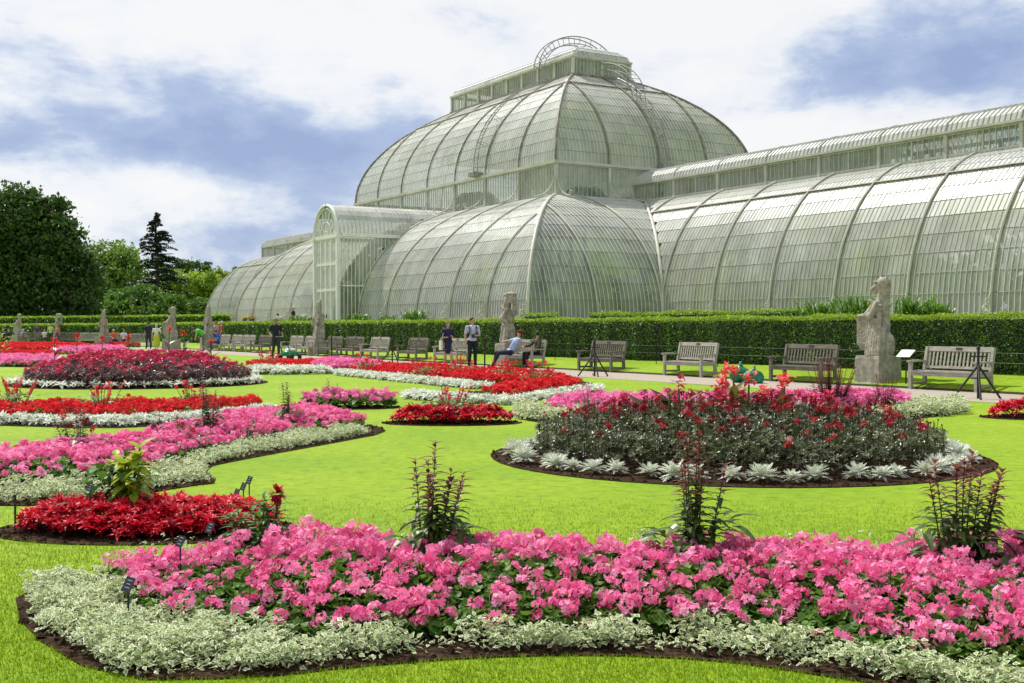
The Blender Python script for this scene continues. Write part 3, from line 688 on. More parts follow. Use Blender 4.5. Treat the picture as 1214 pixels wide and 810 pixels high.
# ---------------- leaf templates
def lance(n=3,w=.16,droop=.3,fold=.05):
    V_=[];F_=[]; q=np.linspace(0,1,n+1)
    for i,t in enumerate(q):
        ww=w*math.sin(PI*min(.98,max(.04,t**.8))); z=-droop*t*t
        V_+= [[t,-ww,z+fold*(ww/w)],[t,0,z],[t,ww,z+fold*(ww/w)]]
    for i in range(n): F_+= [[3*i,3*i+3,3*i+4,3*i+1],[3*i+1,3*i+4,3*i+5,3*i+2]]
    return np.array(V_),np.array(F_)
def basis(dirs,up=None):
    d=np.array(dirs,float); d/=np.linalg.norm(d,axis=1)[:,None]; z=np.tile([0,0,1.],(len(d),1)); y=np.cross(z,d); ny=np.linalg.norm(y,axis=1)[:,None]; y=np.where(ny<1e-4,[[0,1.,0]],y/np.maximum(ny,1e-4)); z=np.cross(d,y)
    return np.stack([d,y,z],2)
def rosette(n,elev=(.1,1.2),lv=None,lens=(.7,1.1)):
    """unit rosette of lance leaves; returns V,F"""
    V0,F0=lv or lance(); Vs=[];Fs=[]; m=0
    for k in range(n):
        a=k*2.399+RNG.normal(0,.15); e_=elev[0]+(elev[1]-elev[0])*(k/n)+RNG.normal(0,.08); L_=RNG.uniform(*lens)*(1-.25*k/n)
        B=basis([[math.cos(a)*math.cos(e_),math.sin(a)*math.cos(e_),math.sin(e_)]])[0]*L_
        Vs.append(V0@B.T); Fs.append(F0+m); m+=len(V0)
    return np.concatenate(Vs),np.concatenate(Fs)
def flowerhead(nf=15,pet=5,size=.40,dome=.85):
    """umbel of small five-petalled florets"""
    Vs=[];Fs=[];m=0
    for k in range(nf):
        a=k*2.399; z=1-(k+.5)/nf*dome; r=math.sqrt(max(0,1-z*z)); c=np.array([r*math.cos(a),r*math.sin(a),z])*RNG.uniform(.55,1.25); c[2]*=.7; c[:2]+=RNG.normal(0,.1,2)
        B=basis([c+RNG.normal(0,.45,3)])[0]; sf=RNG.uniform(.75,1.2)
        for p in range(pet):
            b=p*2*PI/pet+RNG.normal(0,.1); u=math.cos(b)*B[:,1]+math.sin(b)*B[:,2]; v=-math.sin(b)*B[:,1]+math.cos(b)*B[:,2]; s_=size*sf*RNG.uniform(.85,1.15)
            Vs.append([c,c+u*s_*.6-v*s_*.36+B[:,0]*.05,c+u*s_+B[:,0]*.02,c+u*s_*.6+v*s_*.36+B[:,0]*.05]); Fs.append([m,m+1,m+2,m+3]); m+=4
    return np.concatenate(Vs),np.array(Fs)
def roundleaf(k=9):
    a=np.arange(k)*2*PI/k; r=1+.10*np.cos(a*k/2+.5)*1; V_=[[0,0,-.18]]+[[r_*math.cos(t),r_*math.sin(t),.05*math.sin(3*t)] for t,r_ in zip(a,r)]
    return np.array(V_),np.array([[0,1+i,1+(i+1)%k] for i in range(k)])
FH=[flowerhead() for _ in range(6)]; RVH=[np.repeat(RNG.random(len(f[0])//20),20) for f in FH]; FH2=[flowerhead(11,4,.55) for _ in range(3)]
ROS=[rosette(11,(.0,1.25),lance(3,.20,.35,.04)) for _ in range(5)]
ROSN=[rosette(9,(.15,1.3),lance(2,.17,.25,.05)) for _ in range(4)]
RL=roundleaf()
VARL=(np.array([[0,0,0],[.35,-.3,.06],[1,0,-.05],[.35,.3,.06]]),np.array([[0,1,2,3]]))
VARC=(np.array([[.12,0,.012],[.4,-.16,.055],[.78,0,.0],[.4,.16,.055]]),np.array([[0,1,2,3]]))
def soilbed(poly,h=.05,name='soil'):
    p=np.array(poly); c=p.mean(0); g=G(); n=len(p); V_=[];F_=[]
    for k,f in enumerate((1,.96,.8,.5)):
        z=[.006,.008,.006+h*.7,.006+h][k]; V_+= [[*(c+(q-c)*f),z+ (RNG.normal(0,.006) if k>1 else 0)] for q in p]
    V_.append([*c,h+.01])
    for k in range(3): F_+= [[k*n+i,k*n+(i+1)%n,(k+1)*n+(i+1)%n,(k+1)*n+i] for i in range(n)]
    g.add(V_,F_); g.add(np.array(V_)[[*range(3*n,4*n),4*n]],[[i,(i+1)%n,n] for i in range(n)])
    return g.build(name,M['soil'],smooth=True,kind='structure')
def soilflat(poly,h=.02,step=.12):
    """a bed of any outline: lumpy soil sheet just above the lawn"""
    p=np.array(poly); bm=bmesh.new(); vs=[bm.verts.new((x,y,.008)) for x,y in p]; f=bm.faces.new(vs); bmesh.ops.triangulate(bm,faces=[f]); me=bpy.data.meshes.new('soil'); bm.normal_update(); bm.to_mesh(me); bm.free()
    if len(me.polygons) and me.polygons[0].normal.z<0: me.flip_normals()
    me.materials.append(M['soil']); o=bpy.data.objects.new('soil',me); col.objects.link(o); o['kind']='structure'
    # clods
    n=int(min(2600,parea(poly)*240)); q=scatter(poly,n); g=G(); V_=np.array([[1,0,0],[0,1,0],[-1,0,0],[0,-1,0],[0,0,1.]])*1.15; F_=np.array([[0,1,4],[1,2,4],[2,3,4],[3,0,4]])
    g.inst(V_,F_,rots(n,.5,.008+.02*RNG.random(n)**2),np.column_stack([q,np.full(n,.008)])); g.build('soil_clods',M['soil'],kind='stuff',label='crumbs of dark soil on the flower bed',cat='soil')
    return o
def fill_geranium(poly,label,h,dens=90,r=.052,mat='pink',leafd=1500,mound=.05,lod=0,name='geraniums',cat='flowers',leafmat_='ger_leaf',lr=.023,hf=None):
    A=parea(poly); n=int(A*dens); q=scatter(poly,n); d=dpoly(q,poly)
    hh=h*(.62+.38*np.clip(d/.35,0,1)) if hf is None else hf(q)
    z=hh+mound*(np.sin(q[:,0]*5.1+q[:,1]*2)*.5+RNG.normal(0,.55,n)); g=G()
    pool=FH if lod==0 else FH2; w=RNG.integers(0,len(pool),n)
    for k in range(len(pool)):
        m=w==k; kk=int(m.sum()); sc_=r*(.65+.6*RNG.random(kk)); g.inst(*pool[k],rots(kk,.7,sc_),np.column_stack([q[m],z[m]]),0,np.clip(RNG.random(kk),0,1),rv=RVH[k] if lod==0 else None)
    if lod==0:                                      # stalks of the nearer heads
        for i in RNG.choice(n,min(n,420),False): g.tube([(q[i,0],q[i,1],.05),(q[i,0]+RNG.normal(0,.01),q[i,1],z[i])],.0028,4,2,caps=False)
    n=int(A*leafd); q=scatter(poly,n); d=dpoly(q,poly); hh=h*(.62+.38*np.clip(d/.35,0,1)) if hf is None else hf(q)
    z=hh*(.15+.80*RNG.random(n)**.55)-.01
    g.inst(*RL,rots(n,.8,lr*(.6+.7*RNG.random(n))),np.column_stack([q,z]),1)
    return g.build(name,[M[mat],M[leafmat_],M['gstem']],kind='stuff',label=label,cat=cat)
def fill_varieg(poly,label,h=.12,dens=5200,size=.034,name='variegated_edging',inner=True,hf=None):
    A=parea(poly); ns=max(4,int(A*42)); qs=scatter(poly,ns); n=int(A*dens); k=RNG.integers(0,ns,n); q=qs[k]+RNG.normal(0,.085,(n,2)); ok=inpoly(q,poly); q=q[ok]; k=k[ok]; n=len(q)
    r_=np.linalg.norm(q-qs[k],axis=1); z=(h*(1.05-(r_/.2)**2)).clip(.02)*(.3+.75*RNG.random(n))*(0.75+.5*RNG.random(ns))[k]+.01
    g=G(); Mx=rots(n,.75,size*(.6+.7*RNG.random(n))); P=np.column_stack([q,z]); rv=RNG.random(n)
    g.inst(*VARL,Mx,P,0,rv)
    if inner: g.inst(VARC[0]+[0,0,.02],VARC[1],Mx,P,1,rv)
    return g.build(name,[M['varieg'],M['varcore']],kind='stuff',label=label,cat='foliage')
def fill_rosettes(poly,label,mat,h=.2,dens=260,size=.075,name='red_foliage',pool=None,leaf=None,mi2=None,tilt=.5,zlo=.35):
    pool=pool or ROS; A=parea(poly); n=int(A*dens); q=scatter(poly,n); d=dpoly(q,poly); z=h*(.45+.55*np.clip(d/.22,0,1))*(zlo+(1-zlo)*RNG.random(n)**.4)+RNG.normal(0,.012,n); g=G(); w=RNG.integers(0,len(pool),n)
    for k in range(len(pool)):
        m=w==k; kk=int(m.sum()); g.inst(*pool[k],rots(kk,tilt,size*(.65+.6*RNG.random(kk))),np.column_stack([q[m],z[m]]),0)
    return g.build(name,[M[mat]],kind='stuff',label=label,cat='foliage')
# silver-leaved plants: countable along the near round bed
def silver_mesh(lobes=True,n=34):
    g=G(); V0,F0=lance(3,.11,.35,.03)
    for k in range(n):
        a=k*2.399; e_=.15+1.3*(k/n)+RNG.normal(0,.1); L_=RNG.uniform(.8,1.1)*(1-.15*k/n); B=basis([[math.cos(a)*math.cos(e_),math.sin(a)*math.cos(e_),math.sin(e_)]])[0]*L_
        g.add(V0@B.T,F0,0,RNG.random())
        if lobes:
            for t in(.35,.52,.68,.82):
                for sg in(1,-1):
                    l=.30*(1.1-t*.6); c=np.array([t,0,-.45*t*t]); tip=c+np.array([l*.75,sg*l*.8,-.02]); w_=np.array([.06,0,0]); pts=np.array([c-w_,tip-w_*.4,tip+w_*.8,c+w_]); g.add(pts@B.T,[[0,1,2,3]],0,RNG.random())
    return g.mesh('silver_plant',M['silver'])
SILV=[silver_mesh() for _ in range(4)]
# ================================================================== FLOWER BEDS
def pp(*a): return [gp(x,y) for x,y in a]
# --- A: front bed
A_front=[(-2.74,6.62),(-2.35,5.75),(-1.66,4.92),(-1.05,4.95),(-.66,5.12),(-.17,5.26),(.35,5.31),(.89,5.22),(1.22,5.03),(1.55,4.82),(1.95,4.5),(3.0,4.1)]
A_back=[(4.6,5.6),(4.4,7.4),(3,7.3),(1.6,7.2),(.5,7.2),(-.3,7.35),(-1.1,7.55),(-1.7,7.35),(-2.3,7.0)]
bedA=smooth_poly(A_front+A_back,1); soilflat(bedA)
def inset_front(d): return [q for q in A_front]
Pfull=np.array(bedA)
def subpoly_filter(poly,front,d0,d1,n): 
    q=scatter(poly,n); d=dpoly(q,front,False); return q[(d>d0)&(d<d1)]
# pink field: everything more than .62 m from the front edge
pinkA=[(-2.3,6.7),(-2.02,6.25),(-1.55,5.66),(-1.0,5.42),(-.55,5.50),(.0,5.60),(.5,5.62),(1.0,5.52),(1.5,5.20),(2.2,4.8),(3.1,4.5),(4.5,5.7),(4.3,7.3),(3,7.2),(1.6,7.1),(.5,7.1),(-.3,7.25),(-1.1,7.45),(-1.7,7.25)]
def hfA(q):
    d=dpoly(q,pinkA); return .10+.16*np.clip(d/.6,0,1)
fill_geranium(pinkA,'pink geraniums massed in the bed nearest the viewer','x' and .27,dens=160,r=.042,leafd=5200,mound=.05,hf=hfA)
frontA=A_front+[(3.3,4.42),(2.3,4.82),(1.55,5.22),(1.0,5.55),(.5,5.66),(.0,5.64),(-.55,5.54),(-1.0,5.48),(-1.5,5.72),(-1.95,6.3),(-2.25,6.8),(-2.45,6.9)]
fi=[tuple(q) for q in frontA]
def shrink_front(poly,front,d,n,**k): pass
fr=[(x*.985+.02,y+.07) for x,y in A_front]; frontA2=[(A_front[0][0]+.06,A_front[0][1])]+[(x+.03,y+.05) for x,y in A_front[1:3]]+[(x,y+.05) for x,y in A_front[3:]]+frontA[len(A_front):]
fill_varieg(frontA2,'white and green variegated edging along the front of the nearest bed',h=.105,dens=9500,size=.033)
fill_varieg([(-2.3,7.0),(-1.7,7.33),(-1.1,7.53),(-.3,7.33),(.5,7.2),(1.6,7.18),(3,7.28),(4.3,7.4),(4.3,7.22),(3,7.1),(1.6,7.0),(.5,7.02),(-.3,7.15),(-1.1,7.35),(-1.7,7.15),(-2.2,6.85)],'thin variegated fringe along the back of the nearest bed',h=.2,dens=2500,size=.03,name='variegated_fringe')
# --- B: crimson bed at left
def oval(cx,cy,a,b,n=30,rot=0): return [(cx+a*math.cos(t)*math.cos(rot)-b*math.sin(t)*math.sin(rot),cy+a*math.cos(t)*math.sin(rot)+b*math.sin(t)*math.cos(rot)) for t in np.arange(n)*2*PI/n]
bB=oval(-2.62,8.62,1.08,.64); soilflat(bB)
fill_rosettes(oval(-2.60,8.68,.93,.53),'crimson leaved plants filling the oval bed at the left','crimson',.20,dens=1000,size=.064,name='crimson_foliage')
# --- C: long pink bed at left, two lobes
C1=smooth_poly(pp((-160,585),(-60,600),(60,601),(150,590),(225,577),(262,573),(238,556),(290,545),(400,525),(458,514),(452,506),(395,498),(330,497),(250,508),(190,520),(120,538),(20,552),(-80,556),(-160,560)),1)
soilflat(C1)
pc1=smooth_poly(pp((-150,572),(-60,582),(60,582),(130,574),(185,562),(225,548),(290,533),(360,520),(425,511),(435,506),(380,500),(320,500),(240,512),(190,526),(120,542),(20,555),(-80,558),(-150,562)),1)
fill_geranium(pc1,'pink geraniums in the waisted bed at the left',.24,dens=100,r=.056,leafd=900,mound=.03,lod=0,lr=.032)
fill_varieg([*smooth_poly(pp((-150,583),(-60,597),(60,598),(150,588),(225,576),(258,572),(232,556),(290,543),(400,523),(455,513),(430,511),(360,519),(290,532),(225,549),(185,563),(130,575),(60,584),(-60,584)),1)],'variegated edging below the waisted pink bed at the left',h=.13,dens=3600,size=.042,name='variegated_edging')
# --- D: red strip with silver edging, far left
D0=smooth_poly(pp((-120,503),(0,505),(120,509),(200,505),(300,495),(345,489),(335,482),(280,481),(180,486),(80,488),(0,488),(-120,486)),1); soilflat(D0)
fill_geranium(smooth_poly(pp((-120,497),(0,498),(120,502),(200,498),(300,489),(312,484),(280,483),(180,488),(80,490),(0,490),(-120,488)),1),'bright red flowers in the long strip at the left',.19,dens=170,r=.045,mat='red',leafd=500,lod=1,lr=.04,name='red_bedding')
fill_rosettes(smooth_poly(pp((-120,501),(0,504),(120,507),(200,504),(300,493),(340,489),(320,486),(300,489),(200,499),(120,503),(0,499),(-120,498)),1),'silver grey edging below the red strip at the left','silver',.11,dens=190,size=.10,name='silver_edging',zlo=.6)
# --- E: far round bed
EX,EY,ER=-9.62,31.2,3.25
soilflat(oval(EX,EY,ER,ER,40))
def ring(cx,cy,r,n,a0=0): a=a0+np.arange(n)*2*PI/n; return np.column_stack([cx+r*np.cos(a),cy+r*np.sin(a)])
g=G()
for rr,n in((ER-.30,170),): 
    q=ring(EX,EY,rr,n)+RNG.normal(0,.10,(n,2)); 
    for k in range(5): g.inst(*ROS[k],rots(len(q[k::5]),.3,.17*(.8+.5*RNG.random(len(q[k::5])))),np.column_stack([q[k::5],np.full(len(q[k::5]),.10)]))
g.build('silver_edging',M['silver'],kind='stuff',label='ring of silver plants round the distant crimson bed',cat='foliage')
def dahlia_mass(cx,cy,rad,hc,label_f,label_l,nflow,nleaf,fm,lm,r=.05,leaf=.09,hedge_=.45,stems=0,lod=1,fl_band=.55):
    poly=oval(cx,cy,rad,rad,32); n=nleaf; q=scatter(poly,n); d=np.clip((rad-np.linalg.norm(q-[cx,cy],axis=1))/rad,0,1)
    H=lambda d:hc*(hedge_+(1-hedge_)*np.clip(d/.5,0,1)**.8)
    z=H(d)*(.12+.80*RNG.random(n)**.6); g=G(); w=RNG.integers(0,4,n)
    for k in range(4): m=w==k; g.inst(*ROSN[k],rots(int(m.sum()),.9,leaf*(.6+.7*RNG.random(int(m.sum())))),np.column_stack([q[m],z[m]]),0)
    if stems:
        q=scatter(poly,stems); d=np.clip((rad-np.linalg.norm(q-[cx,cy],axis=1))/rad,0,1); hh=H(d)*RNG.uniform(.8,1.12,stems)
        for i in range(stems): 
            dx,dy=RNG.normal(0,.02,2); g.tube([(q[i,0],q[i,1],.0),(q[i,0]+dx,q[i,1]+dy,hh[i])],.0035,4,1,caps=False)
            k=7; t=RNG.random(k); P=np.column_stack([q[i,0]+dx*t,q[i,1]+dy*t,hh[i]*(.35+.62*t)]); g.inst(*lance(2,.2,.4,.03),rots(k,.6,.03+.03*RNG.random(k)),P,0)
            if RNG.random()<.5: g.ell((q[i,0]+dx,q[i,1]+dy,hh[i]),(.011,.011,.012),6,4,1)
    g.build('dark_foliage',[M[lm],M['stem']],kind='stuff',label=label_l,cat='foliage')
    n=nflow; q=scatter(poly,n*3); d=np.clip((rad-np.linalg.norm(q-[cx,cy],axis=1))/rad,0,1); keep=RNG.random(len(q))<(.12+.88*np.clip(d/fl_band,0,1)); q=q[keep][:n]; d=d[keep][:n]; z=H(d)*RNG.uniform(.86,1.12,len(q)); g=G()
    for k in range(3): m=np.arange(len(q))%3==k; g.inst(*FH2[k],rots(int(m.sum()),.9,r*(.7+.6*RNG.random(int(m.sum())))),np.column_stack([q[m],z[m]]),0)
    if lod==0:
        for i in range(len(q)): g.tube([(q[i,0],q[i,1],z[i]*.5),(q[i,0],q[i,1],z[i])],.003,4,1,caps=False)
    g.build('dahlia_flowers',[M[fm],M['stem']],kind='stuff',label=label_f,cat='flowers')
dahlia_mass(EX,EY,ER-.45,.74,'crimson pink dahlia flowers massed over the distant round bed','purple brown leaves of the distant round bed',900,9000,'magenta','purpleleaf',.058,.10,.45)
# --- F: near round bed
FX,FY,FR=2.52,13.6,2.76
soilflat(oval(FX,FY,FR,FR,44))
n=54; q=ring(FX,FY,FR-.31,n,.1)
for i in range(n):
    o=bpy.data.objects.new('silver_plant',SILV[i%4]); col.objects.link(o); o.location=(q[i,0]+RNG.normal(0,.045),q[i,1]+RNG.normal(0,.045),.05); s_=.155*RNG.uniform(.72,1.25); o.scale=(s_,s_,s_*1.05); o.rotation_euler=(RNG.normal(0,.14),RNG.normal(0,.14),RNG.random()*6)
    tag(o,'silver leaved plant in the ring round the near dahlia bed','plant','silver plants ringing the near round bed')
dahlia_mass(FX,FY,FR-.5,.62,'dark red dahlia flowers standing over the near round bed','dark bronze dahlia foliage filling the near round bed',225,6400,'darkred','bronze',.043,.058,.58,stems=950,lod=0,fl_band=.6)
# --- G, H: small beds in the lawn
soilflat(oval(-.92,18.25,1.06,.62)); fill_rosettes(oval(-.92,18.3,.92,.5),'crimson leaves in the small oval bed in the middle of the lawn','crimson',.24,dens=420,size=.085,name='crimson_foliage')
soilflat(oval(-2.95,21.75,.95,.62)); fill_geranium(oval(-2.95,21.8,.88,.54),'deep pink flowers in the small oval bed left of centre',.27,dens=120,r=.055,mat='pinkfar',leafd=500,lod=1,lr=.045)
# --- I: long red bed with silver fringe beyond the lawn
I1=smooth_poly(pp((285,433),(292,443),(395,442),(400,445),(520,457),(560,461),(640,459),(610,463),(480,466),(478,473),(600,480),(650,472),(712,464),(716,457),(660,447),(560,441),(450,435),(380,431)),1); soilflat(I1)
fill_geranium(smooth_poly(pp((290,434),(300,440),(395,439),(405,442),(525,453),(575,457),(655,459),(560,470),(600,475),(640,468),(700,460),(650,449),(560,443),(450,437),(380,433)),1),'bright red flowers in the long bed beside the path',.19,dens=130,r=.06,mat='red',leafd=220,lod=1,lr=.06,name='red_bedding')
fill_rosettes(smooth_poly(pp((395,442),(400,446),(520,458),(560,462),(600,462),(560,457),(520,453),(405,442)),0),'silver fringe on the lawn side of the long red bed','silver',.11,dens=110,size=.12,name='silver_edging',zlo=.6)
fill_rosettes(smooth_poly(pp((478,468),(478,474),(600,481),(652,473),(714,464),(714,460),(650,468),(600,477),(520,471)),0),'silver fringe along the near corner of the long red bed','silver',.11,dens=110,size=.12,name='silver_edging',zlo=.6)
fill_rosettes(smooth_poly(pp((290,441),(300,445),(395,444),(395,440),(300,440)),0),'silver fringe at the far left end of the long red bed','silver',.16,dens=70,size=.16,name='silver_edging',zlo=.6)
fill_geranium(smooth_poly(pp((365,437),(375,441),(450,443),(452,438),(400,436)),1),'mauve pink patch within the long bed beside the path',.3,dens=80,r=.08,mat='pinkfar',leafd=60,lod=1,lr=.06)
# --- J: pink bed behind the near round bed
J=smooth_poly(pp((600,486),(610,499),(720,507),(900,508),(1060,500),(1150,490),(1145,480),(1050,480),(900,486),(720,486),(650,480)),1); soilflat(J)
fill_geranium(smooth_poly(pp((640,490),(660,498),(760,503),(900,503),(1040,495),(1085,488),(1060,483),(900,489),(720,490)),1),'mauve pink flowers behind the near round bed',.30,dens=90,r=.07,mat='pinkfar',leafd=500,lod=1,lr=.045)
fill_varieg(smooth_poly(pp((603,486),(612,498),(660,502),(700,505),(690,498),(650,493),(640,488)),0),'pale variegated fringe at the left end of the mauve pink bed',h=.2,dens=1500,size=.07)
fill_varieg(smooth_poly(pp((1060,500),(1150,491),(1145,481),(1090,483),(1070,492),(1000,500)),0),'pale variegated fringe at the right end of the mauve pink bed',h=.2,dens=1500,size=.07)
# --- K: crimson bed cut by the right edge
K=oval(9.2,19.35,1.68,.85,30); soilflat(K); fill_rosettes(oval(9.2,19.4,1.5,.68,30),'crimson leaves in the bed cut by the right edge of the view','crimson',.26,dens=260,size=.1,name='crimson_foliage')
# --- L: far left rows
def far_row(pts,label,mat,h=.35,dens=26,r=.14,name='red_bedding',leafm='ger_leaf'):
    p=pp(*pts); soilflat(p); fill_geranium(p,label,h,dens=dens,r=r,mat=mat,leafd=60,lod=1,lr=.12,name=name,leafmat_=leafm)
far_row([(-60,432),(0,435),(52,436),(85,431),(60,427),(0,426),(-60,424)],'pink and red patch on the lawn edge at the far left','pinkfar',.2,36,.09)
far_row([(-60,424),(0,425),(60,426),(70,422),(0,420),(-60,419)],'strip of orange red flowers at the far left','red',.2,36,.09)
far_row([(-60,417),(0,418),(70,418),(115,416),(100,412),(40,411),(-60,411)],'deep red flowers in the furthest beds at the left','red',.25,30,.11)
far_row([(60,420),(110,421),(150,419),(148,415),(100,415),(62,417)],'mauve pink strip behind the distant round bed','pinkfar',.22,30,.11)
far_row([(112,410.5),(115,412),(165,412),(165,410.5)],'narrow red strip beside the far path','red',.2,20,.12)
# ---------------- grass blades in the nearest lawn
g=G(); tri=(np.array([[-.5,0,0],[.5,0,0],[.1,.25,1.]]),np.array([[0,1,2]]))
reg=[(-4.2,4.3),(4.2,4.3),(5.6,9.8),(-4.6,10.6)]; n=430000; q=scatter(reg,n); dist=q[:,1]; keepp=RNG.random(n)<np.clip((5.0/dist)**1.2,0,1)*np.clip((10.4-dist)/5,0,1); q=q[keepp]
for pl in(bedA,bB,C1): q=q[~inpoly(q,pl)]
n=len(q); Mx=rots(n,.5,1.0); sc=np.column_stack([.0035+.003*RNG.random(n),np.full(n,.02),.012+.016*RNG.random(n)]); Mx=Mx*sc[:,None,:]
g.inst(*tri,Mx,np.column_stack([q,np.full(n,.0)])); g.build('grass',M['blade'],kind='stuff',label='short mown grass blades of the nearest lawn',cat='grass')
# ---------------- tall accent plants
def whorl_plant(name,label,loc,h,stems,spread,leaf,cat='shrub',lower=.45,tips=True,mats=('shrub','shrubtip'),group=None,dens=1.0,flowers=None,fr_=.03,nfl=0,fm='darkred'):
    t=empty(name,loc,0,label,cat,group); gl=G(); gt=G(); gs=G(); LV=lance(4,.20,.6,.06); gf=G()
    for s_ in range(stems):
        a=RNG.random()*6.28; rr=spread*math.sqrt(RNG.random()); hh=h*(1-.22*(rr/spread)**1.2)*RNG.uniform(.86,1.05); lean=np.array([math.cos(a),math.sin(a)])*rr
        q=np.linspace(0,1,7); p=np.column_stack([lean[0]*(.35+.65*q**1.2),lean[1]*(.35+.65*q**1.2),hh*q]); gs.tube(p,[.006*(1.3-t_)*(h/.9) for t_ in q],5,0,caps=False)
        k=int(hh/(leaf*.25)*dens)+4
        for j in range(k):
            f=.18+.82*j/k; c=np.array([np.interp(f,q,p[:,i]) for i in range(3)])
            for b in(0,PI):
                an=j*1.57+b+RNG.normal(0,.2); el=.25+.7*f**3+RNG.normal(0,.12); L_=leaf*(1.25-.75*f)*RNG.uniform(.8,1.15)
                B=basis([[math.cos(an)*math.cos(el),math.sin(an)*math.cos(el),math.sin(el)]])[0]*L_; (gt if tips and f>.72 else gl).add(LV[0]@B.T+c,LV[1],0,float(np.clip(RNG.random(),0,1)))
        if gt.n: gt.build('shoot_tip',M[mats[1]],t); gt=G()
    n=int(100*dens*(spread/.25)**.5); 
    for j in range(n):                              # leafy skirt round the base
        an=RNG.random()*6.28; rr=spread*1.05*math.sqrt(RNG.random()); c=np.array([rr*math.cos(an),rr*math.sin(an),h*lower*RNG.random()]); an+=RNG.normal(0,.6); el=RNG.uniform(-.2,.7); B=basis([[math.cos(an)*math.cos(el),math.sin(an)*math.cos(el),math.sin(el)]])[0]*leaf*RNG.uniform(.8,1.5); gl.add(LV[0]@B.T+c,LV[1],0,RNG.random())
    gs.build('stems',M['stem'],t); gl.build('leaves',M[mats[0]],t)
    if nfl:
        for j in range(nfl):
            an=RNG.random()*6.28; rr=spread*RNG.uniform(.2,1); gf=G(); gf.inst(*FH2[j%3],rots(1,.8,fr_),[[rr*math.cos(an),rr*math.sin(an),h*RNG.uniform(.55,.98)]]); gf.build('flower',M[fm],t)
    return t
def at_ground(px,Y): return ((px-CX)/F*Y,Y,.03)
whorl_plant('leafy_shrub','dark red tipped leafy shrub left of centre in the nearest pink bed',at_ground(507,6.75),.78,9,.23,.115)
whorl_plant('leafy_shrub','slim red tipped shrub right of centre in the nearest pink bed',at_ground(822,6.6),.84,7,.20,.11)
whorl_plant('leafy_shrub','tall red tipped shrub near the right edge of the nearest pink bed',at_ground(1138,6.35),.83,9,.27,.115)
t=whorl_plant('leafy_shrub','green shrub with one ragged red flower in the left of the nearest pink bed',at_ground(308,6.9),.48,9,.2,.14,tips=False,mats=('green','shrubtip'))
g=G(); g.tube([(.08,0,.2),(.1,0,.44)],.006,5,1)
for k in range(60):
    d_=RNG.normal(size=3); d_/=np.linalg.norm(d_); g.inst(*lance(2,.3,.3,.04),[basis([d_])[0]*.05],[[.1+d_[0]*.012,0,.46+d_[2]*.02]],0)
g.build('ragged_flower',[M['darkred'],M['stem']],t)
# yellow green leafy plant over the crimson bed
t=empty('broad_leaf_plant',at_ground(150,8.75),0,'yellow green broad leaved plant rising from the crimson oval bed','plant'); gl=G(); gs=G(); BL=lance(4,.3,.35,.06)
for s_ in range(8):
    a=RNG.random()*6.28; rr=RNG.uniform(.05,.30); top=np.array([math.cos(a)*rr,math.sin(a)*rr,RNG.uniform(.38,.60)]); gs.tube([(0,0,0),top*.5+[0,0,.05],top],.007,5,0,caps=False)
    for j in range(22):
        f=RNG.uniform(.35,1.03); c=top*f; an=RNG.random()*6.28; el=RNG.uniform(-.4,.9); B=basis([[math.cos(an)*math.cos(el),math.sin(an)*math.cos(el),math.sin(el)]])[0]*RNG.uniform(.08,.14); gl.add(BL[0]@B.T+c,BL[1],0,min(1,.25+f*.6*RNG.random()+.15))
gs.build('stems',M['gstem'],t); gl.build('leaves',M['limeleaf'],t)
g=G()
for j in range(110):
    an=RNG.random()*6.28; c=np.array([RNG.normal(-.08,.11),RNG.normal(0,.08),RNG.uniform(.15,.42)]); el=RNG.uniform(-.5,.5); B=basis([[math.cos(an)*math.cos(el),math.sin(an)*math.cos(el),math.sin(el)]])[0]*RNG.uniform(.09,.13); g.add(BL[0]@B.T+c,BL[1],0,RNG.random())
g.build('lower_leaves',M['green'],t)
whorl_plant('dahlia','bronze dahlia with dark red blooms at the left of the waisted pink bed',at_ground(92,12.4),.62,7,.24,.10,cat='plant',mats=('bronze','shrubtip'),nfl=5,fr_=.045)
whorl_plant('dahlia','bronze dahlia with two dark blooms in the middle of the waisted pink bed',at_ground(212,13.6),.45,6,.35,.10,cat='plant',mats=('bronze','shrubtip'),nfl=4,fr_=.045)
whorl_plant('leafy_shrub','slim dark shrub standing between the two halves of the waisted bed',at_ground(247,14.6),.78,6,.14,.10)
whorl_plant('leafy_shrub','slim green shrub at the right half of the waisted pink bed',at_ground(340,16.2),.72,4,.15,.11,mats=('green','shrubtip'))
whorl_plant('leafy_shrub','pair of short dark shoots in the small deep pink bed',at_ground(395,21.8),.55,3,.22,.09,dens=.6)
def wispy(label,loc,h,spread,fm='salmonred',n=16,group=None,name='wispy_plant',fr_=.03,leafn=260):
    t=empty(name,loc,0,label,'plant',group); gs=G(); gf=G(); gl=G()
    for k in range(n):
        a=RNG.random()*6.28; rr=spread*math.sqrt(RNG.random()); hh=h*RNG.uniform(.6,1.05); gs.tube([(rr*.3*math.cos(a),rr*.3*math.sin(a),0),(rr*.7*math.cos(a),rr*.7*math.sin(a),hh*.6),(rr*math.cos(a),rr*math.sin(a),hh)],.005,4,0,caps=False)
        for j in range(4): f=RNG.uniform(.7,1.02); gf.inst(*FH2[j%3],rots(1,.9,fr_*RNG.uniform(.6,1.1)),[[rr*f*math.cos(a),rr*f*math.sin(a),hh*f]])
    P=np.column_stack([RNG.normal(0,spread*.5,(leafn,2)),h*.55*RNG.random(leafn)]); gl.inst(*lance(2,.28,.3,.03),rots(leafn,.8,.06+.04*RNG.random(leafn)),P)
    gs.build('stems',M['gstem'],t); gf.build('flowers',M[fm],t); gl.build('leaves',M['midleaf'],t); return t
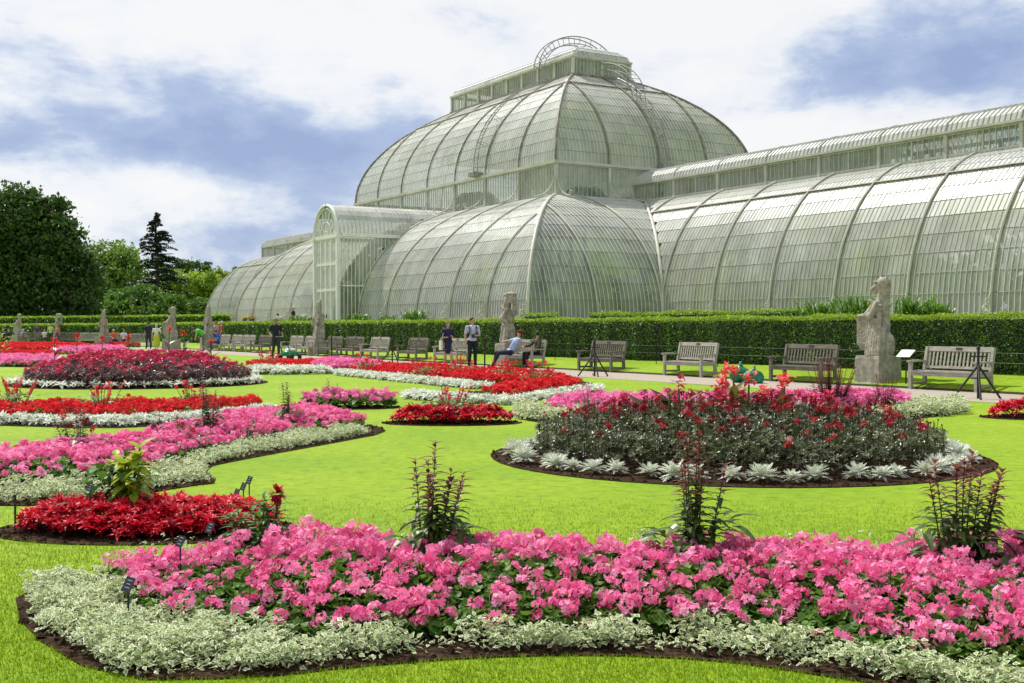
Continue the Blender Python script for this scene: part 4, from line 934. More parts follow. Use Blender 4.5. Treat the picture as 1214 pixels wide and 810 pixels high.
M['midleaf']=leafmat('soft_green_leaf',[(.10,.17,.05),(.18,.27,.09),(.30,.38,.17)],.3)
wispy('wispy plant with small red flowers at the left end of the red strip',at_ground(18,20),.62,.35)
wispy('wispy green plant with few small flowers in the middle of the red strip',at_ground(120,19.6),.55,.42,n=12)
wispy('sparse wispy plant behind the slim dark shrub in the red strip',at_ground(228,20.6),.50,.3,n=9)
wispy('bushy plant with salmon flowers rising from the small crimson oval bed',at_ground(533,18.4),.62,.38,'salmonred',n=14,fr_=.026,leafn=700)
for px,Y,l in((600,31,'pale bushy plant among the red flowers below the seated pair'),(545,33.5,'pale bushy plant in the red bed under the standing man'),(505,33,'pale bushy plant in the red bed near the woman with the tote bag'),(640,29.5,'pale bushy plant towards the right tip of the red bed'),(435,37,'small pale bush beside the mauve patch of the long bed'),(318,42,'pale bush in the long red bed near the mower')):
    wispy(l,at_ground(px,Y),.62,.45,'salmonred',n=12,fr_=.04)
whorl_plant('leafy_shrub','airy reddish shrub behind the near round bed beside the statue',at_ground(985,19.6),.98,26,.42,.08,mats=('shrubtip','shrubtip'),dens=.8)
whorl_plant('leafy_shrub','thin reddish shoots just right of the airy shrub',at_ground(1050,19.4),.75,10,.25,.08,mats=('shrubtip','shrubtip'),dens=.7)
whorl_plant('leafy_shrub','thin dark shoots rising over the left of the near round bed',at_ground(700,18.2),.72,4,.25,.07,mats=('shrub','shrubtip'),dens=.6,nfl=3)
# cannas with coral flowers in the middle of the near round bed
def canna(label,loc,h,ns,fm='coral',fl=True,leafm='cannaleaf'):
    t=empty('canna',loc,0,label,'plant'); gs=G(); gl=G(); gf=G(); CL=lance(6,.17,.35,.05)
    for s_ in range(ns):
        a=RNG.random()*6.28; rr=RNG.uniform(.02,.3); b=np.array([rr*math.cos(a),rr*math.sin(a),0]); top=b*1.25+[0,0,h*RNG.uniform(.8,1)]; gs.tube([b,top],.012,5,0,caps=False)
        for j in range(6): an=j*2.4+a; el=RNG.uniform(.5,1.1); B=basis([[math.cos(an)*math.cos(el),math.sin(an)*math.cos(el),math.sin(el)]])[0]*RNG.uniform(.26,.40); gl.add(CL[0]@B.T+b+(top-b)*(.25+.1*j),CL[1],0,RNG.random())
        if fl:
            for j in range(4):
                for k in range(6): d_=RNG.normal(size=3)+[0,0,.6]; gf.inst(*lance(3,.38,.25,.1),[basis([d_])[0]*RNG.uniform(.05,.08)],[top+[RNG.normal(0,.03),RNG.normal(0,.03),.02+.03*j]],0)
            gf.build('flower',M[fm],t); gf=G()
    gs.build('stems',M['gstem'],t); gl.build('leaves',M[leafm],t); 
    if gf.n: gf.build('flowers',M[fm],t)
    return t
canna('canna with bronze leaves and large coral pink flowers crowning the near round bed',(2.42,13.4,0),.92,4)
canna('dark leaved canna with coral pink flowers beside the tallest one',(2.95,13.6,0),.80,3)
canna('olive brown leaved canna with crimson flowers at the middle of the near round bed',(2.05,13.2,0),.78,3,'magenta')
canna('broad olive leaved canna without open flowers left of the coral ones',(1.75,13.0,0),.74,5,fl=False)
canna('dark canna with crimson flowers right of centre in the near round bed',(3.3,13.3,0),.68,3,'magenta')
for i,(dx,dy,h) in enumerate(((-1.6,.2,1.2),(-.9,-.6,1.15),(-2.3,.3,1.12),(1.3,-.5,1.25),(.6,.2,1.35),(1.9,.4,1.2),(-.2,0,1.15))):
    canna(['canna with scarlet flower left of centre in the distant round bed','canna with scarlet flower near the front of the distant round bed','canna with scarlet flower at the left side of the distant round bed','tall scarlet canna right of centre in the distant round bed','tallest scarlet canna in the distant round bed','scarlet canna near the right side of the distant round bed','scarlet canna in the middle of the distant round bed'][i],(EX+dx,EY+dy,0),h,1,'red',leafm='purpleleaf')
canna('bright green broad leaved canna at the left edge among the far beds',at_ground(2,55),1.5,3,fl=False,leafm='limeleaf')
# strap-leaved clumps behind the hedge
def strap(label,loc,h,r,n=150):
    q=np.linspace(0,1,6); g=G()
    for k in range(n):
        a=RNG.random()*6.28; L_=r*RNG.uniform(.5,1.1); hh=h*RNG.uniform(.55,1.05); b=np.array([RNG.normal(0,r*.35),RNG.normal(0,r*.2),0]); w=.035
        P=np.column_stack([b[0]+math.cos(a)*L_*q**1.3,b[1]+math.sin(a)*L_*q**1.3,hh*np.sin(q*1.9)]); sd=np.array([-math.sin(a),math.cos(a),0])*w; ww=(1-q**3)[:,None]
        v=np.vstack([P-sd*ww,P+sd*ww]); g.add(v,[[i,i+1,i+7,i+6] for i in range(5)],0,RNG.random())
    o=g.build('strap_leaf_plant',M['midtree2']); o.location=loc; return tag(o,label,'plant',None)
M['midtree2']=leafmat('strap_leaf',[(.05,.12,.015),(.10,.22,.025),(.17,.32,.04)],.35,.4,.4)
for px,t_,h,r,l in((972,27.9,1.15,.75,'clump of strap leaves behind the hedge left of the near statue'),(1018,27.9,1.3,.8,'clump of strap leaves rising directly behind the near statue'),(1085,27.9,1.2,.8,'clump of strap leaves behind the hedge right of the near statue'),(940,28.2,.95,.5,'smallest strap leaf clump at the end of the low hedge'),(1112,28,1.0,.5,'strap leaves at the right end of the clump behind the hedge'),(492,27.9,1.25,.8,'strap leaf clump behind the hedge below the central dome'),(462,28,1.0,.7,'lower strap leaf clump beside the porch clump below the dome'),(425,27.2,1.1,.9,'green clump right beside the entrance porch'),(355,27.6,1.1,.9,'green clump behind the hedge left of the porch'),(372,27.4,1.0,.6,'small green clump at the left pilaster of the porch'),(330,28,.9,.8,'green clump behind the hedge near the flower trough')):
    x,y=at_t(px,t_); strap(l,(x,y,1.1),h,r)
# ================================================================== BENCHES
def bench_at(px,t=22.62,**k):
    x,y=at_t(px,t); return (x,y,0)
def make_bench(mat,name='bench',slats=16):
    t=empty(name,(0,0,0),TH); w=1.88; m=M[mat]
    for sx in(-1,1):
        x=sx*(w/2-.04)
        G().bar((x,-.27,0),(x,-.27,.63),.085,.07).build('leg',m,t)
        g=G(); g.bar((x,.24,0),(x,.22,.45),.07,.085); g.bar((x,.22,.45),(x,.33,.99),.07,.075); g.build('leg',m,t)
        g=G(); g.bar((x,-.36,.655),(x,.05,.665),.10,.045); g.bar((x,.05,.664),(x,.27,.655),.08,.04); g.tube([(x,-.36,.635),(x,-.36,.635)],.001,4) if False else None
        g.build('armrest',m,t)
        G().bar((x,-.24,.14),(x,.22,.14),.045,.06).build('stretcher',m,t)
    g=G(); g.box((0,-.27,.375),(w-.16,.045,.10)); g.box((0,.225,.375),(w-.16,.045,.10)); 
    for sx in(-1,1): g.box((sx*(w/2-.05),-.02,.377),(.04,.42,.09))
    g.build('seat_rail',m,t)
    g=G()
    for i in range(6): g.box((0,-.27+i*.088,.445-.006*abs(i-3)),(w-.10,.072,.024))
    g.build('seat',m,t)
    g=G(); tilt=math.atan2(.11,.54); rot=np.array([[1,0,0],[0,math.cos(tilt),math.sin(tilt)],[0,-math.sin(tilt),math.cos(tilt)]])
    def Bk(z): return .22+(z-.45)*.11/.54
    g.box((0,Bk(.95),.945),(w-.15,.04,.11),0,rot); g.box((0,Bk(.52),.52),(w-.15,.035,.06),0,rot)
    for i in range(slats):
        x=-(w/2-.14)+i*(w-.28)/(slats-1); g.box((x,Bk(.72),.72),(.045 if slats<18 else .03,.018,.35),0,rot)
    b=g.build('backrest',m,t); G().box((0,Bk(.955)-.026,.955),(.17,.008,.05),0,rot).build('plaque',M['brass'],b)
    return t
BA=make_bench('wood'); BB=make_bench('wooddark',slats=15)
bl_=[(1127,0,'pale weathered bench at the right, beside the small information plaque'),(952,1,'darker thin slatted bench between the green bags and the near statue'),(818,0,'pale weathered bench left of the green bags'),(713,1,'dark bench behind the black tripod right of the seated pair'),
(622,0,'bench the man in the red cap and his companion are sitting on'),(535,0,'pale bench half hidden behind the walking couple'),(489,1,'dark bench left of the walking woman'),(444,0,'pale backed bench with open arms, second left of the walking woman'),(415,1,'dark bench just right of the statue beside the mower man'),
(391,1,'bench with its seat partly in front of the statue near the mower man'),(364,0,'bench with pale back just right of the man with the mower'),(346,0,'bench whose back shows beside the mower man shoulder'),(309,1,'bench immediately left of the man with the mower'),(290,0,'bench between the mower man and the reader in blue'),(276,0,'bench just right of the reader in blue'),(262,0,'bench under the reader in the blue shirt')]
used=[False,False]
for px,k,l in bl_:
    src=(BA,BB)[k]
    if not used[k]: o=src; used[k]=True
    else: o=copy_tree(src)
    x,y=at_t(px,22.75); o.location=(x,y,0.0); o.rotation_euler=(0,0,TH+RNG.normal(0,.02)); tag(o,l,'bench','wooden benches lined up along the path')
far_b=[(165,88,'far bench behind the woman in the yellow skirt'),(104,100,'far bench with pale back between the distant statue and the group'),(88,104,'far bench right of the group of three'),(75,106,'far bench beside the person with the white bag'),(35,106,'far bench left of the man in purple'),(132,92,'far bench the two in orange and white sit on')]
for px,Y,l in far_b:
    o=copy_tree(BB if px in(88,75,35) else BA); x=(px-CX)/F*Y; o.location=(x,Y,0); o.rotation_euler=(0,0,TH+.75); tag(o,l,'bench','wooden benches lined up along the path')
# ================================================================== STATUES
def pedestal(t,w=.80,h=.70):
    g=G(); g.box((0,0,h/2),(w,w,h),taper=.98); g.box((0,0,.045),(w+.06,w+.06,.09)); g.box((0,0,h+.02),(w*.94,w*.94,.045)); o=g.build('pedestal',M['stone'],t)
    bv=o.modifiers.new('b','BEVEL'); bv.width=.015; bv.segments=2; return o
def statue(label,loc,rz,build,w=.8,h=.70,vox=.022,sc=1.0):
    t=empty('statue',loc,rz,label,'statue','carved stone beasts along the path'); t.scale=(sc,)*3; pedestal(t,w,h); g=G(); build(g,h)
    remesh(g,'carved_beast',M['stone'],vox*.75,1,t,disp=(.022,.05)); return t
def folds(g,x0,x1,y,z0,z1,n=5,r=.035):
    for k in range(n): f=k/(n-1); g.cap((x0+(x1-x0)*f,y-.02*math.sin(f*3.1),z0),(x0+(x1-x0)*f*.8+.04,y*.7,z1),r*1.2,r*.6)
def beast_a(g,h):                                    # near one: seated, tall, snout to the left, shield at its side
    g.ell((.0,0,h+.05),(.34,.30,.09)); g.ell((.04,.05,h+.42),(.24,.26,.42)); g.ell((.22,.08,h+.30),(.15,.24,.34)); g.ell((.07,.02,h+1.15),(.22,.22,.33)); g.ell((.12,.06,h+.8),(.16,.18,.4))
    g.cap((.05,-.16,h+.75),(.0,-.22,h+.06),.10,.08); g.cap((.24,-.10,h+.7),(.26,-.18,h+.08),.10,.07); g.ell((.0,-.26,h+.05),(.12,.12,.06)); g.ell((.24,-.24,h+.05),(.11,.12,.06))
    g.cap((.12,0,h+1.35),(.16,0,h+1.72),.15,.11); g.ell((.15,-.01,h+1.82),(.17,.14,.17)); g.cap((.08,-.04,h+1.80),(-.13,-.06,h+1.70),.10,.055); g.cap((.06,-.04,h+1.70),(-.09,-.05,h+1.60),.06,.035); g.ell((.03,-.14,h+1.86),(.05,.04,.04))
    g.cap((.22,.0,h+1.88),(.30,.0,h+2.03),.06,.02); g.cap((.10,.03,h+1.94),(.04,.02,h+2.0),.05,.02); g.cap((.27,.06,h+1.88),(.24,.08,h+1.45),.07,.05)
    g.cap((.12,-.15,h+1.32),(-.02,-.27,h+1.0),.10,.08); g.cap((-.02,-.27,h+1.0),(-.14,-.25,h+1.08),.08,.07); g.cap((-.10,-.05,h+1.25),(-.28,-.12,h+1.02),.10,.08)
    g.box((-.30,-.17,h+.66),(.40,.09,.72)); g.ell((-.30,-.17,h+.32),(.19,.045,.16)); g.ell((-.32,-.19,h+1.02),(.20,.06,.07)); g.cap((-.46,-.16,h+.9),(-.50,-.16,h+.7),.03,.03)
    for k in range(5): g.cap((-.12+.05*k,-.18,h+1.42-.05*k),(.26,-.20,h+1.28-.10*k),.035,.03)
    folds(g,-.10,.30,-.30,h+.08,h+.95,6,.045)
def beast_b(g,h):                                    # column behind, slab head, bulky left shoulder
    g.ell((0,0,h+.06),(.36,.3,.10)); g.ell((0,.02,h+.45),(.26,.25,.45)); g.ell((-.05,0,h+1.05),(.27,.24,.36)); g.cap((-.10,-.05,h+1.35),(-.02,-.02,h+1.7),.18,.13); g.ell((-.36,-.08,h+.95),(.12,.12,.17)); g.cap((-.33,-.05,h+1.0),(-.05,-.05,h+1.4),.10,.12)
    g.box((.20,.03,h+1.75),(.40,.22,.34)); g.ell((.12,0,h+1.93),(.33,.14,.07)); g.cap((-.20,-.03,h+1.9),(.1,-.02,h+1.86),.07,.11); g.box((.34,.08,h+1.45),(.12,.16,.7)); g.cap((.15,-.18,h+1.3),(-.05,-.25,h+.95),.09,.07); g.cap((-.05,-.25,h+.95),(.16,-.22,h+.88),.07,.06)
    g.cap((-.1,-.14,h+.7),(-.12,-.24,h+.06),.11,.08); g.cap((.14,-.14,h+.7),(.16,-.24,h+.06),.11,.08); folds(g,-.2,.25,-.24,h+.1,h+.9,6,.04)
    for k in range(6): g.cap((-.2+.04*k,-.20,h+1.45-.1*k),(.02+.04*k,-.22,h+1.35-.1*k),.035,.03)
def beast_c(g,h):                                    # slim, leaning left, snout down
    g.ell((0,0,h+.05),(.32,.3,.09)); g.ell((.04,0,h+.4),(.25,.25,.42)); g.ell((-.02,0,h+1.0),(.25,.22,.40)); g.cap((-.02,0,h+1.3),(.02,0,h+1.72),.17,.13); g.ell((.02,0,h+1.8),(.15,.14,.16)); g.cap((-.03,-.03,h+1.78),(-.20,-.06,h+1.62),.09,.06); g.cap((.1,.03,h+1.9),(.16,.03,h+2.02),.05,.02)
    g.cap((-.05,-.1,h+1.25),(-.26,-.2,h+.95),.10,.08); g.cap((-.26,-.2,h+.95),(-.2,-.24,h+.8),.08,.07); g.cap((.18,-.05,h+1.2),(.24,-.2,h+.85),.09,.07); g.cap((-.08,-.14,h+.6),(-.1,-.22,h+.06),.1,.08); g.cap((.14,-.14,h+.6),(.16,-.22,h+.06),.1,.08)
    g.cap((.22,.1,h+1.3),(.26,.12,h+.2),.06,.1); folds(g,-.15,.25,-.24,h+.1,h+.9,6,.035)
x,y=at_t(1041,23.15); statue('tall stone beast holding a shield on a square pedestal, nearest statue at the right',(x,y,0),TH,beast_a)
x,y=at_t(603,23.1); statue('stone beast with flat slab head standing behind the seated pair',(x,y,0),TH,beast_b,h=.82,sc=.98)
x,y=at_t(378,23.1); statue('grey stone beast between the mower man and the entrance porch',(x,y,0),TH,beast_c,vox=.03,sc=1.05)
x,y=at_t(247,23.1); statue('stone beast leaning over behind the man in bright green',(x,y,0),TH,beast_c,vox=.035,sc=1.07)
for px,Y,b,l in((203,72.7,beast_a,'pale stone beast on a tall pedestal right of the woman in the yellow skirt'),(123,88,beast_c,'slender stone beast with bent knee left of the far walkers'),(69,110,beast_b,'small distant stone beast behind the group of three'),(22,110,beast_a,'furthest stone beast at the left edge near the seated people')):
    statue(l,((px-CX)/F*Y,Y,0),TH+.5,b,vox=.035,w=.8 if px!=22 else 1.3,sc=1.0)
# ================================================================== PEOPLE
def cloth(name,c,rough=.85):
    k='cl_'+name
    if k not in M: M[k]=solid(name+'_cloth',[tuple(v*.8 for v in c),c],rough,9,.3,60)
    return M[k]
M['skin']=solid('skin',[(.46,.27,.19),(.55,.34,.25)],.55,6); M['skin2']=solid('skin_tanned',[(.30,.16,.10),(.38,.21,.14)],.55,6)
M['hairdark']=solid('dark_hair',[(.02,.014,.01),(.045,.03,.02)],.6,30,.4,90); M['hairbrown']=solid('brown_hair',[(.10,.045,.022),(.17,.08,.04)],.6,30,.4,90); M['hairgrey']=solid('fair_hair',[(.40,.36,.30),(.55,.5,.42)],.6,30,.4,90)
M['shoe']=solid('shoe',[(.02,.018,.016),(.05,.045,.04)],.6)
STAND=dict(pel=(0,0,.96),wai=(0,0,1.10),che=(0,0,1.32),nek=(0,.01,1.46),hed=(0,-.015,1.635),sh=(.185,0,1.405),el=(.235,.03,1.13),wr=(.25,-.06,.90),hip=(.09,0,.92),kn=(.095,-.02,.50),an=(.10,.02,.085),to=(.12,-.15,.045))
def person(label,loc,rz,h=1.75,pose=None,top='white',topc=(.7,.7,.7),bottom='trousers',botc=(.05,.05,.07),sleeve=.7,hair='hairdark',hairlen=0,skin='skin',near=False,extra=None,fem=False,group=None):
    t=empty('person',loc,rz,label,'person',group); t.scale=(h/1.75,)*3
    J={}
    for k,v in STAND.items():
        if k in('sh','el','wr','hip','kn','an','to'): J[k+'L']=np.array(v,float); J[k+'R']=np.array([-v[0],v[1],v[2]],float)
        else: J[k]=np.array(v,float)
    for k,v in (pose or {}).items(): J[k]=np.array(v,float)
    vx=.011 if near else .02; g=G()
    up=J['nek']-J['pel']; up/=np.linalg.norm(up); sx=J['shL']-J['shR']; sx/=np.linalg.norm(sx); fy=np.cross(up,sx); fy/=np.linalg.norm(fy); sx=np.cross(fy,up); RT=np.stack([sx,fy,up],1)   # columns: side, back, up
    hw=.92 if fem else 1.0
    def torso(g,e=0.0):
        g.ell(J['pel'],(.155+e,.108+e,.12+e),14,10,0,RT); g.ell(J['wai'],(.128*hw+e,.092+e,.13+e),14,10,0,RT); g.ell(J['che'],(.165*hw+e,.112+e,.165+e),14,10,0,RT)
        g.cap(J['wai'],J['che'],.11+e,.12+e); g.cap(J['shL'],J['shR'],.052+e,.052+e)
    torso(g); g.cap(J['nek']-up*.05,J['hed']-up*.03,.058,.05)
    hd=J['hed']-J['nek']; hf=-fy if 'face' not in J else J['face']/np.linalg.norm(J['face']); hs=np.cross(hf,up); hs/=np.linalg.norm(hs); RH=np.stack([hs,-hf,np.cross(hs,-hf)*1.0],1)
    g.ell(J['hed'],(.076,.092,.108),14,10,0,RH); g.ell(J['hed']+hf*.03-up*.055,(.052,.055,.055),10,8); g.cap(J['hed']+hf*.085-up*.0,J['hed']+hf*.108-up*.03,.009,.013,6)
    for s_ in(-1,1): g.ell(J['hed']+hs*s_*.078-up*.01,(.012,.02,.03),8,6)
    g.cap(J['hed']+hf*.082-up*.062-hs*.02,J['hed']+hf*.082-up*.062+hs*.02,.008,.008,6)
    for sd in'LR':
        g.cap(J['sh'+sd],J['el'+sd],.048*hw,.038*hw); g.cap(J['el'+sd],J['wr'+sd],.038*hw,.027*hw)
        d=J['wr'+sd]-J['el'+sd]; d/=np.linalg.norm(d); pc=J['wr'+sd]+d*.05; sgn=1 if sd=='L' else -1
        e1=np.cross(d,[0,0,1.]); e1=e1/np.linalg.norm(e1) if np.linalg.norm(e1)>.2 else np.array([0,-1.,0]); e2=np.cross(d,e1)
        g.cap(J['wr'+sd],pc,.026,.034); 
        for k,(o,L_) in enumerate(((-.030,.062),(-.010,.074),(.010,.070),(.030,.056))):
            b=pc+e1*o+d*.02; m=b+d*L_*.55+e2*.008*0; g.cap(b,m,.0095,.009,6); g.cap(m,m+d*L_*.40+(-e2)*.018,.009,.0075,6)
        g.cap(J['wr'+sd]+d*.02-e1*.025,pc-e1*.058+d*.02,.011,.009,6)
        g.cap(J['hip'+sd],J['kn'+sd],.082,.055); g.cap(J['kn'+sd],J['an'+sd],.054,.036); g.cap(J['an'+sd],J['to'+sd],.038,.032)
    remesh(g,'body',M[skin],vx,3,t)
    # clothes
    g=G(); torso(g,.014)
    for sd in'LR': g.cap(J['sh'+sd],J['sh'+sd]+(J['el'+sd]-J['sh'+sd])*min(1,sleeve),.062,.056)
    if sleeve>1:
        for sd in'LR': g.cap(J['el'+sd],J['el'+sd]+(J['wr'+sd]-J['el'+sd])*(sleeve-1),.052,.042)
    if bottom=='dress':
        c=(J['hipL']+J['hipR'])/2; k=(J['knL']+J['knR'])/2; m=c*.35+k*.65; g.tube([J['wai'],c,m+[0,0,.0]],[.15,.19,.22],14,0); g.ell(m,(.22,.19,.03)); g.cap(c,m,.15,.15)
    o=remesh(g,'shirt' if bottom!='dress' else 'dress',cloth(top,topc),vx*1.25,3,t)
    if bottom!='dress':
        g=G(); g.ell(J['pel']-up*.02,(.168,.12,.12),14,10,0,RT)
        for sd in'LR':
            g.cap(J['hip'+sd],J['kn'+sd],.098,.068)
            if bottom=='trousers': g.cap(J['kn'+sd],J['an'+sd],.068,.056)
        if bottom=='skirt':
            c=(J['hipL']+J['hipR'])/2; k=(J['knL']+J['knR'])/2; g.cap(c,k-[0,0,.05],.19,.24); g.cap(c,k,.18,.2)
        remesh(g,{'trousers':'trousers','shorts':'shorts','skirt':'skirt'}[bottom],cloth('b_'+bottom+str(round(botc[2],2)),botc),vx*1.25,3,t)
    g=G()
    for sd in'LR': g.cap(J['an'+sd]-[0,0,.02],J['to'+sd]-[0,0,.005],.046,.042,10)
    g.build('shoes',M['shoe'],t,smooth=True)
    g=G(); g.ell(J['hed']+up*.022-hf*.018,(.086,.098,.105),14,10,0,RH)
    if hairlen: g.cap(J['hed']-hf*.05,J['hed']-hf*.07-up*hairlen,.075,.055); g.ell(J['hed']-hf*.045-up*.04,(.085,.07,.10),12,8,0,RH)
    if hair: 
        if near or True:
            o=g.build('hair',M[hair],t,smooth=True)
    # eyes
    if near:
        g=G()
        for s_ in(-1,1): g.ell(J['hed']+hs*s_*.03+hf*.086+up*.004,(.010,.008,.006),8,6)
        g.build('eyes',M['hairdark'],t,smooth=True)
    t['J']=0
    if extra: extra(t,J,hf,up,sx,fy)
    return t
def face_hair_fix(): pass
def gpt(px,Y): return ((px-CX)/F*Y,Y,0)
# 1 woman with tote bag, walking
def tote(t,J,hf,up,sx,fy):
    g=G(); g.box((-.27,.02,.84),(.07,.30,.36),0); o=g.build('bag',cloth('canvas',(.70,.66,.52)),None); o.name='tote_bag'
    sh=J['shR']; s=G(); s.tube([(-.27,-.09,1.01),(-.20,-.04,1.30),(-.17,0,1.465),(-.20,.06,1.30),(-.27,.12,1.01)],.012,6); s.build('strap',cloth('canvas',(.70,.66,.52)),o,smooth=True)
    o.matrix_world=t.matrix_basis.copy() if False else Matrix.LocRotScale(t.location,t.rotation_euler,t.scale)
    tag(o,'cream canvas tote bag on the shoulder of the walking woman','bag')
walk=dict(hipL=(.085,0,.92),knL=(.09,-.14,.52),anL=(.09,-.16,.10),toL=(.10,-.33,.06),hipR=(-.085,0,.92),knR=(-.09,.03,.50),anR=(-.09,.24,.12),toR=(-.10,.09,.05))
pw=gpt(531,43.5)
person('woman in short navy dress with brown hair walking along the path',pw,.35,1.66,dict(walk,elR=(-.24,.05,1.14),wrR=(-.12,-.16,1.14),elL=(.22,.04,1.13),wrL=(.10,-.17,1.18)),'navy',(.018,.022,.075),'dress',sleeve=.85,hair='hairbrown',hairlen=.16,near=True,extra=tote,fem=True)
def camera_pack(t,J,hf,up,sx,fy):
    g=G(); g.box((0,-.20,1.10),(.14,.07,.10)); g.cap((0,-.23,1.10),(0,-.32,1.09),.045,.042,12); g.box((0,-.2,1.165),(.05,.05,.04)); o=g.build('camera_body',M['black']); o.name='photo_camera'; o.matrix_world=Matrix.LocRotScale(t.location,t.rotation_euler,t.scale); tag(o,'black photo camera held at the chest of the standing man','camera')
    s=G(); s.tube([(-.08,-.19,1.13),(-.09,-.13,1.38),(0,.06,1.49),(.09,-.13,1.38),(.08,-.19,1.13)],.008,6); s.build('strap',M['black'],o,smooth=True)
    g=G(); g.ell((0,.20,1.26),(.15,.10,.22),14,10); o=g.build('backpack',cloth('darknavy',(.015,.018,.035)),None,smooth=True); o.matrix_world=Matrix.LocRotScale(t.location,t.rotation_euler,t.scale); tag(o,'dark backpack worn by the man holding a camera','backpack')
    for q in(-1,1): s=G(); s.tube([(q*.12,.14,1.43),(q*.125,.03,1.475),(q*.13,-.13,1.40),(q*.135,-.14,1.22),(q*.15,-.02,1.08)],.022,6); s.build('strap',cloth('darknavy',(.015,.018,.035)),o,smooth=True)
person('man in pale short sleeved shirt and black trousers holding a camera on the path',gpt(560,42.6),.25,1.80,dict(elL=(.26,.03,1.14),wrL=(.10,-.19,1.12),elR=(-.24,.05,1.12),wrR=(-.24,-.02,.88),knR=(-.10,-.06,.5),anR=(-.11,.05,.085),toR=(-.13,-.11,.045),anL=(.09,-.05,.085),toL=(.10,-.21,.045),face=(.5,-1,-.1)),'paleblue',(.58,.62,.76),'trousers',(.012,.013,.018),hair='hairdark',near=True,extra=camera_pack)
sit=dict(pel=(0,0,.56),wai=(0,.03,.70),che=(0,.06,.93),nek=(0,.06,1.08),hed=(0,.04,1.25),shL=(.185,.06,1.02),shR=(-.185,.06,1.02),elL=(.24,-.02,.78),elR=(-.24,-.02,.78),wrL=(.14,-.25,.66),wrR=(-.14,-.25,.66),hipL=(.10,-.02,.54),hipR=(-.10,-.02,.54),knL=(.13,-.44,.53),knR=(-.13,-.44,.53),anL=(.13,-.46,.09),anR=(-.13,-.46,.09),toL=(.14,-.62,.045),toR=(-.14,-.62,.045))
def lean(p,dx,dy=0):
    q=dict(p)
    for k in('wai','che','nek','hed','shL','shR'): 
        v=q[k]; f=(v[2]-.56); q[k]=(v[0]+dx*f,v[1]+dy*f,v[2]-abs(dx)*.12*f)
    return q
bx,by=at_t(622,22.6)
def cap_(t,J,hf,up,sx,fy):
    g=G(); g.ell(J['hed']+up*.045,(.094,.104,.085),14,8); g.ell(J['hed']+hf*.12+up*.04,(.07,.075,.012),12,6); o=g.build('red_cap',cloth('redcap',(.17,.012,.02)),t,smooth=True); o.name='cap'
sp=lean(sit,.42,.30); sp=dict(sp,elR=(-.40,.15,.95),wrR=(-.52,.0,.92),elL=(.38,.2,.95),wrL=(.55,.22,.92),knL=(.05,-.46,.52),anL=(-.12,-.62,.09),toL=(-.16,-.78,.06),knR=(-.20,-.44,.53),anR=(-.28,-.50,.09),toR=(-.32,-.66,.045))
person('seated man in pale blue shirt and red cap leaning back on the bench',(bx-.52,by-.02,0),TH-.1,1.78,sp,'skyblue',(.42,.52,.82),'trousers',(.018,.02,.04),hair='hairdark',near=True,extra=cap_,skin='skin')
person('seated companion in dark olive top turned away on the bench',(bx+.42,by-.22,0),TH-.15,1.70,dict(sit,face=(-1,.3,0),elR=(-.36,-.1,.82),wrR=(-.40,-.32,.78)),'olive',(.075,.07,.035),'trousers',(.012,.012,.014),hair='hairdark',near=True,sleeve=1.8)
# gardener with mower
gpos=gpt(327,55); GR=1.15
person('bearded man in dark t-shirt pushing a mower along the path',gpos,GR-.75,1.86,dict(walk,elL=(.27,.02,1.14),wrL=(.24,-.20,1.02),elR=(-.27,.02,1.14),wrR=(-.24,-.20,1.02)),'blacktee',(.014,.015,.028),'trousers',(.03,.035,.05),hair='hairbrown',near=True,skin='skin2')
t=empty('lawn_mower',gpt(344,53.8),GR,'green and white motor mower in front of the man in the dark t-shirt','mower'); M['mgreen']=solid('mower_green',[(.01,.16,.08),(.02,.22,.11)],.35); M['mwhite']=solid('mower_white',[(.6,.62,.6),(.72,.74,.72)],.4)
remesh((lambda g:(g.ell((0,0,.30),(.42,.30,.16),16,10),g.box((0,0,.24),(.70,.52,.16)),g)[-1])(G()),'body',M['mgreen'],.03,4,t); g=G(); g.ell((.02,0,.43),(.30,.22,.09),16,8); g.box((-.1,0,.49),(.2,.2,.08)); g.build('engine_cover',M['mwhite'],t,smooth=True)
for sx in(-.30,.30):
    for sy in(-.30,.30): g=G(); a=np.linspace(0,2*PI,17); g.tube([(sx+.11*math.cos(q),sy,.12+.11*math.sin(q)) for q in a],.035,6); g.tube([(sx,sy-.03,.12),(sx,sy+.03,.12)],.07,8); g.build('wheel',M['black'],t,smooth=True)
g=G(); [g.tube([(-.30,q*.2,.35),(-.72,q*.22,.95),(-.80,q*.22,1.02)],.017,6) for q in(-1,1)]; g.tube([(-.80,-.22,1.02),(-.80,.22,1.02)],.02,6); g.build('handle',M['black'],t,smooth=True)
# behind the hedge
x,y=at_t(344,27.6); person('person in black top seen above the hedge near the far wing',(x+.2,y,1.1),TH,1.66,None,'black2',(.012,.012,.014),near=False,hair='hairgrey'); person('person in white top stooping beside them above the hedge',(x-.65,y+.2,.95),TH+.6,1.5,dict(che=(0,-.2,1.25),nek=(0,-.28,1.36),hed=(0,-.36,1.5),shL=(.18,-.2,1.34),shR=(-.18,-.2,1.34)),'white2',(.78,.78,.78),near=False)
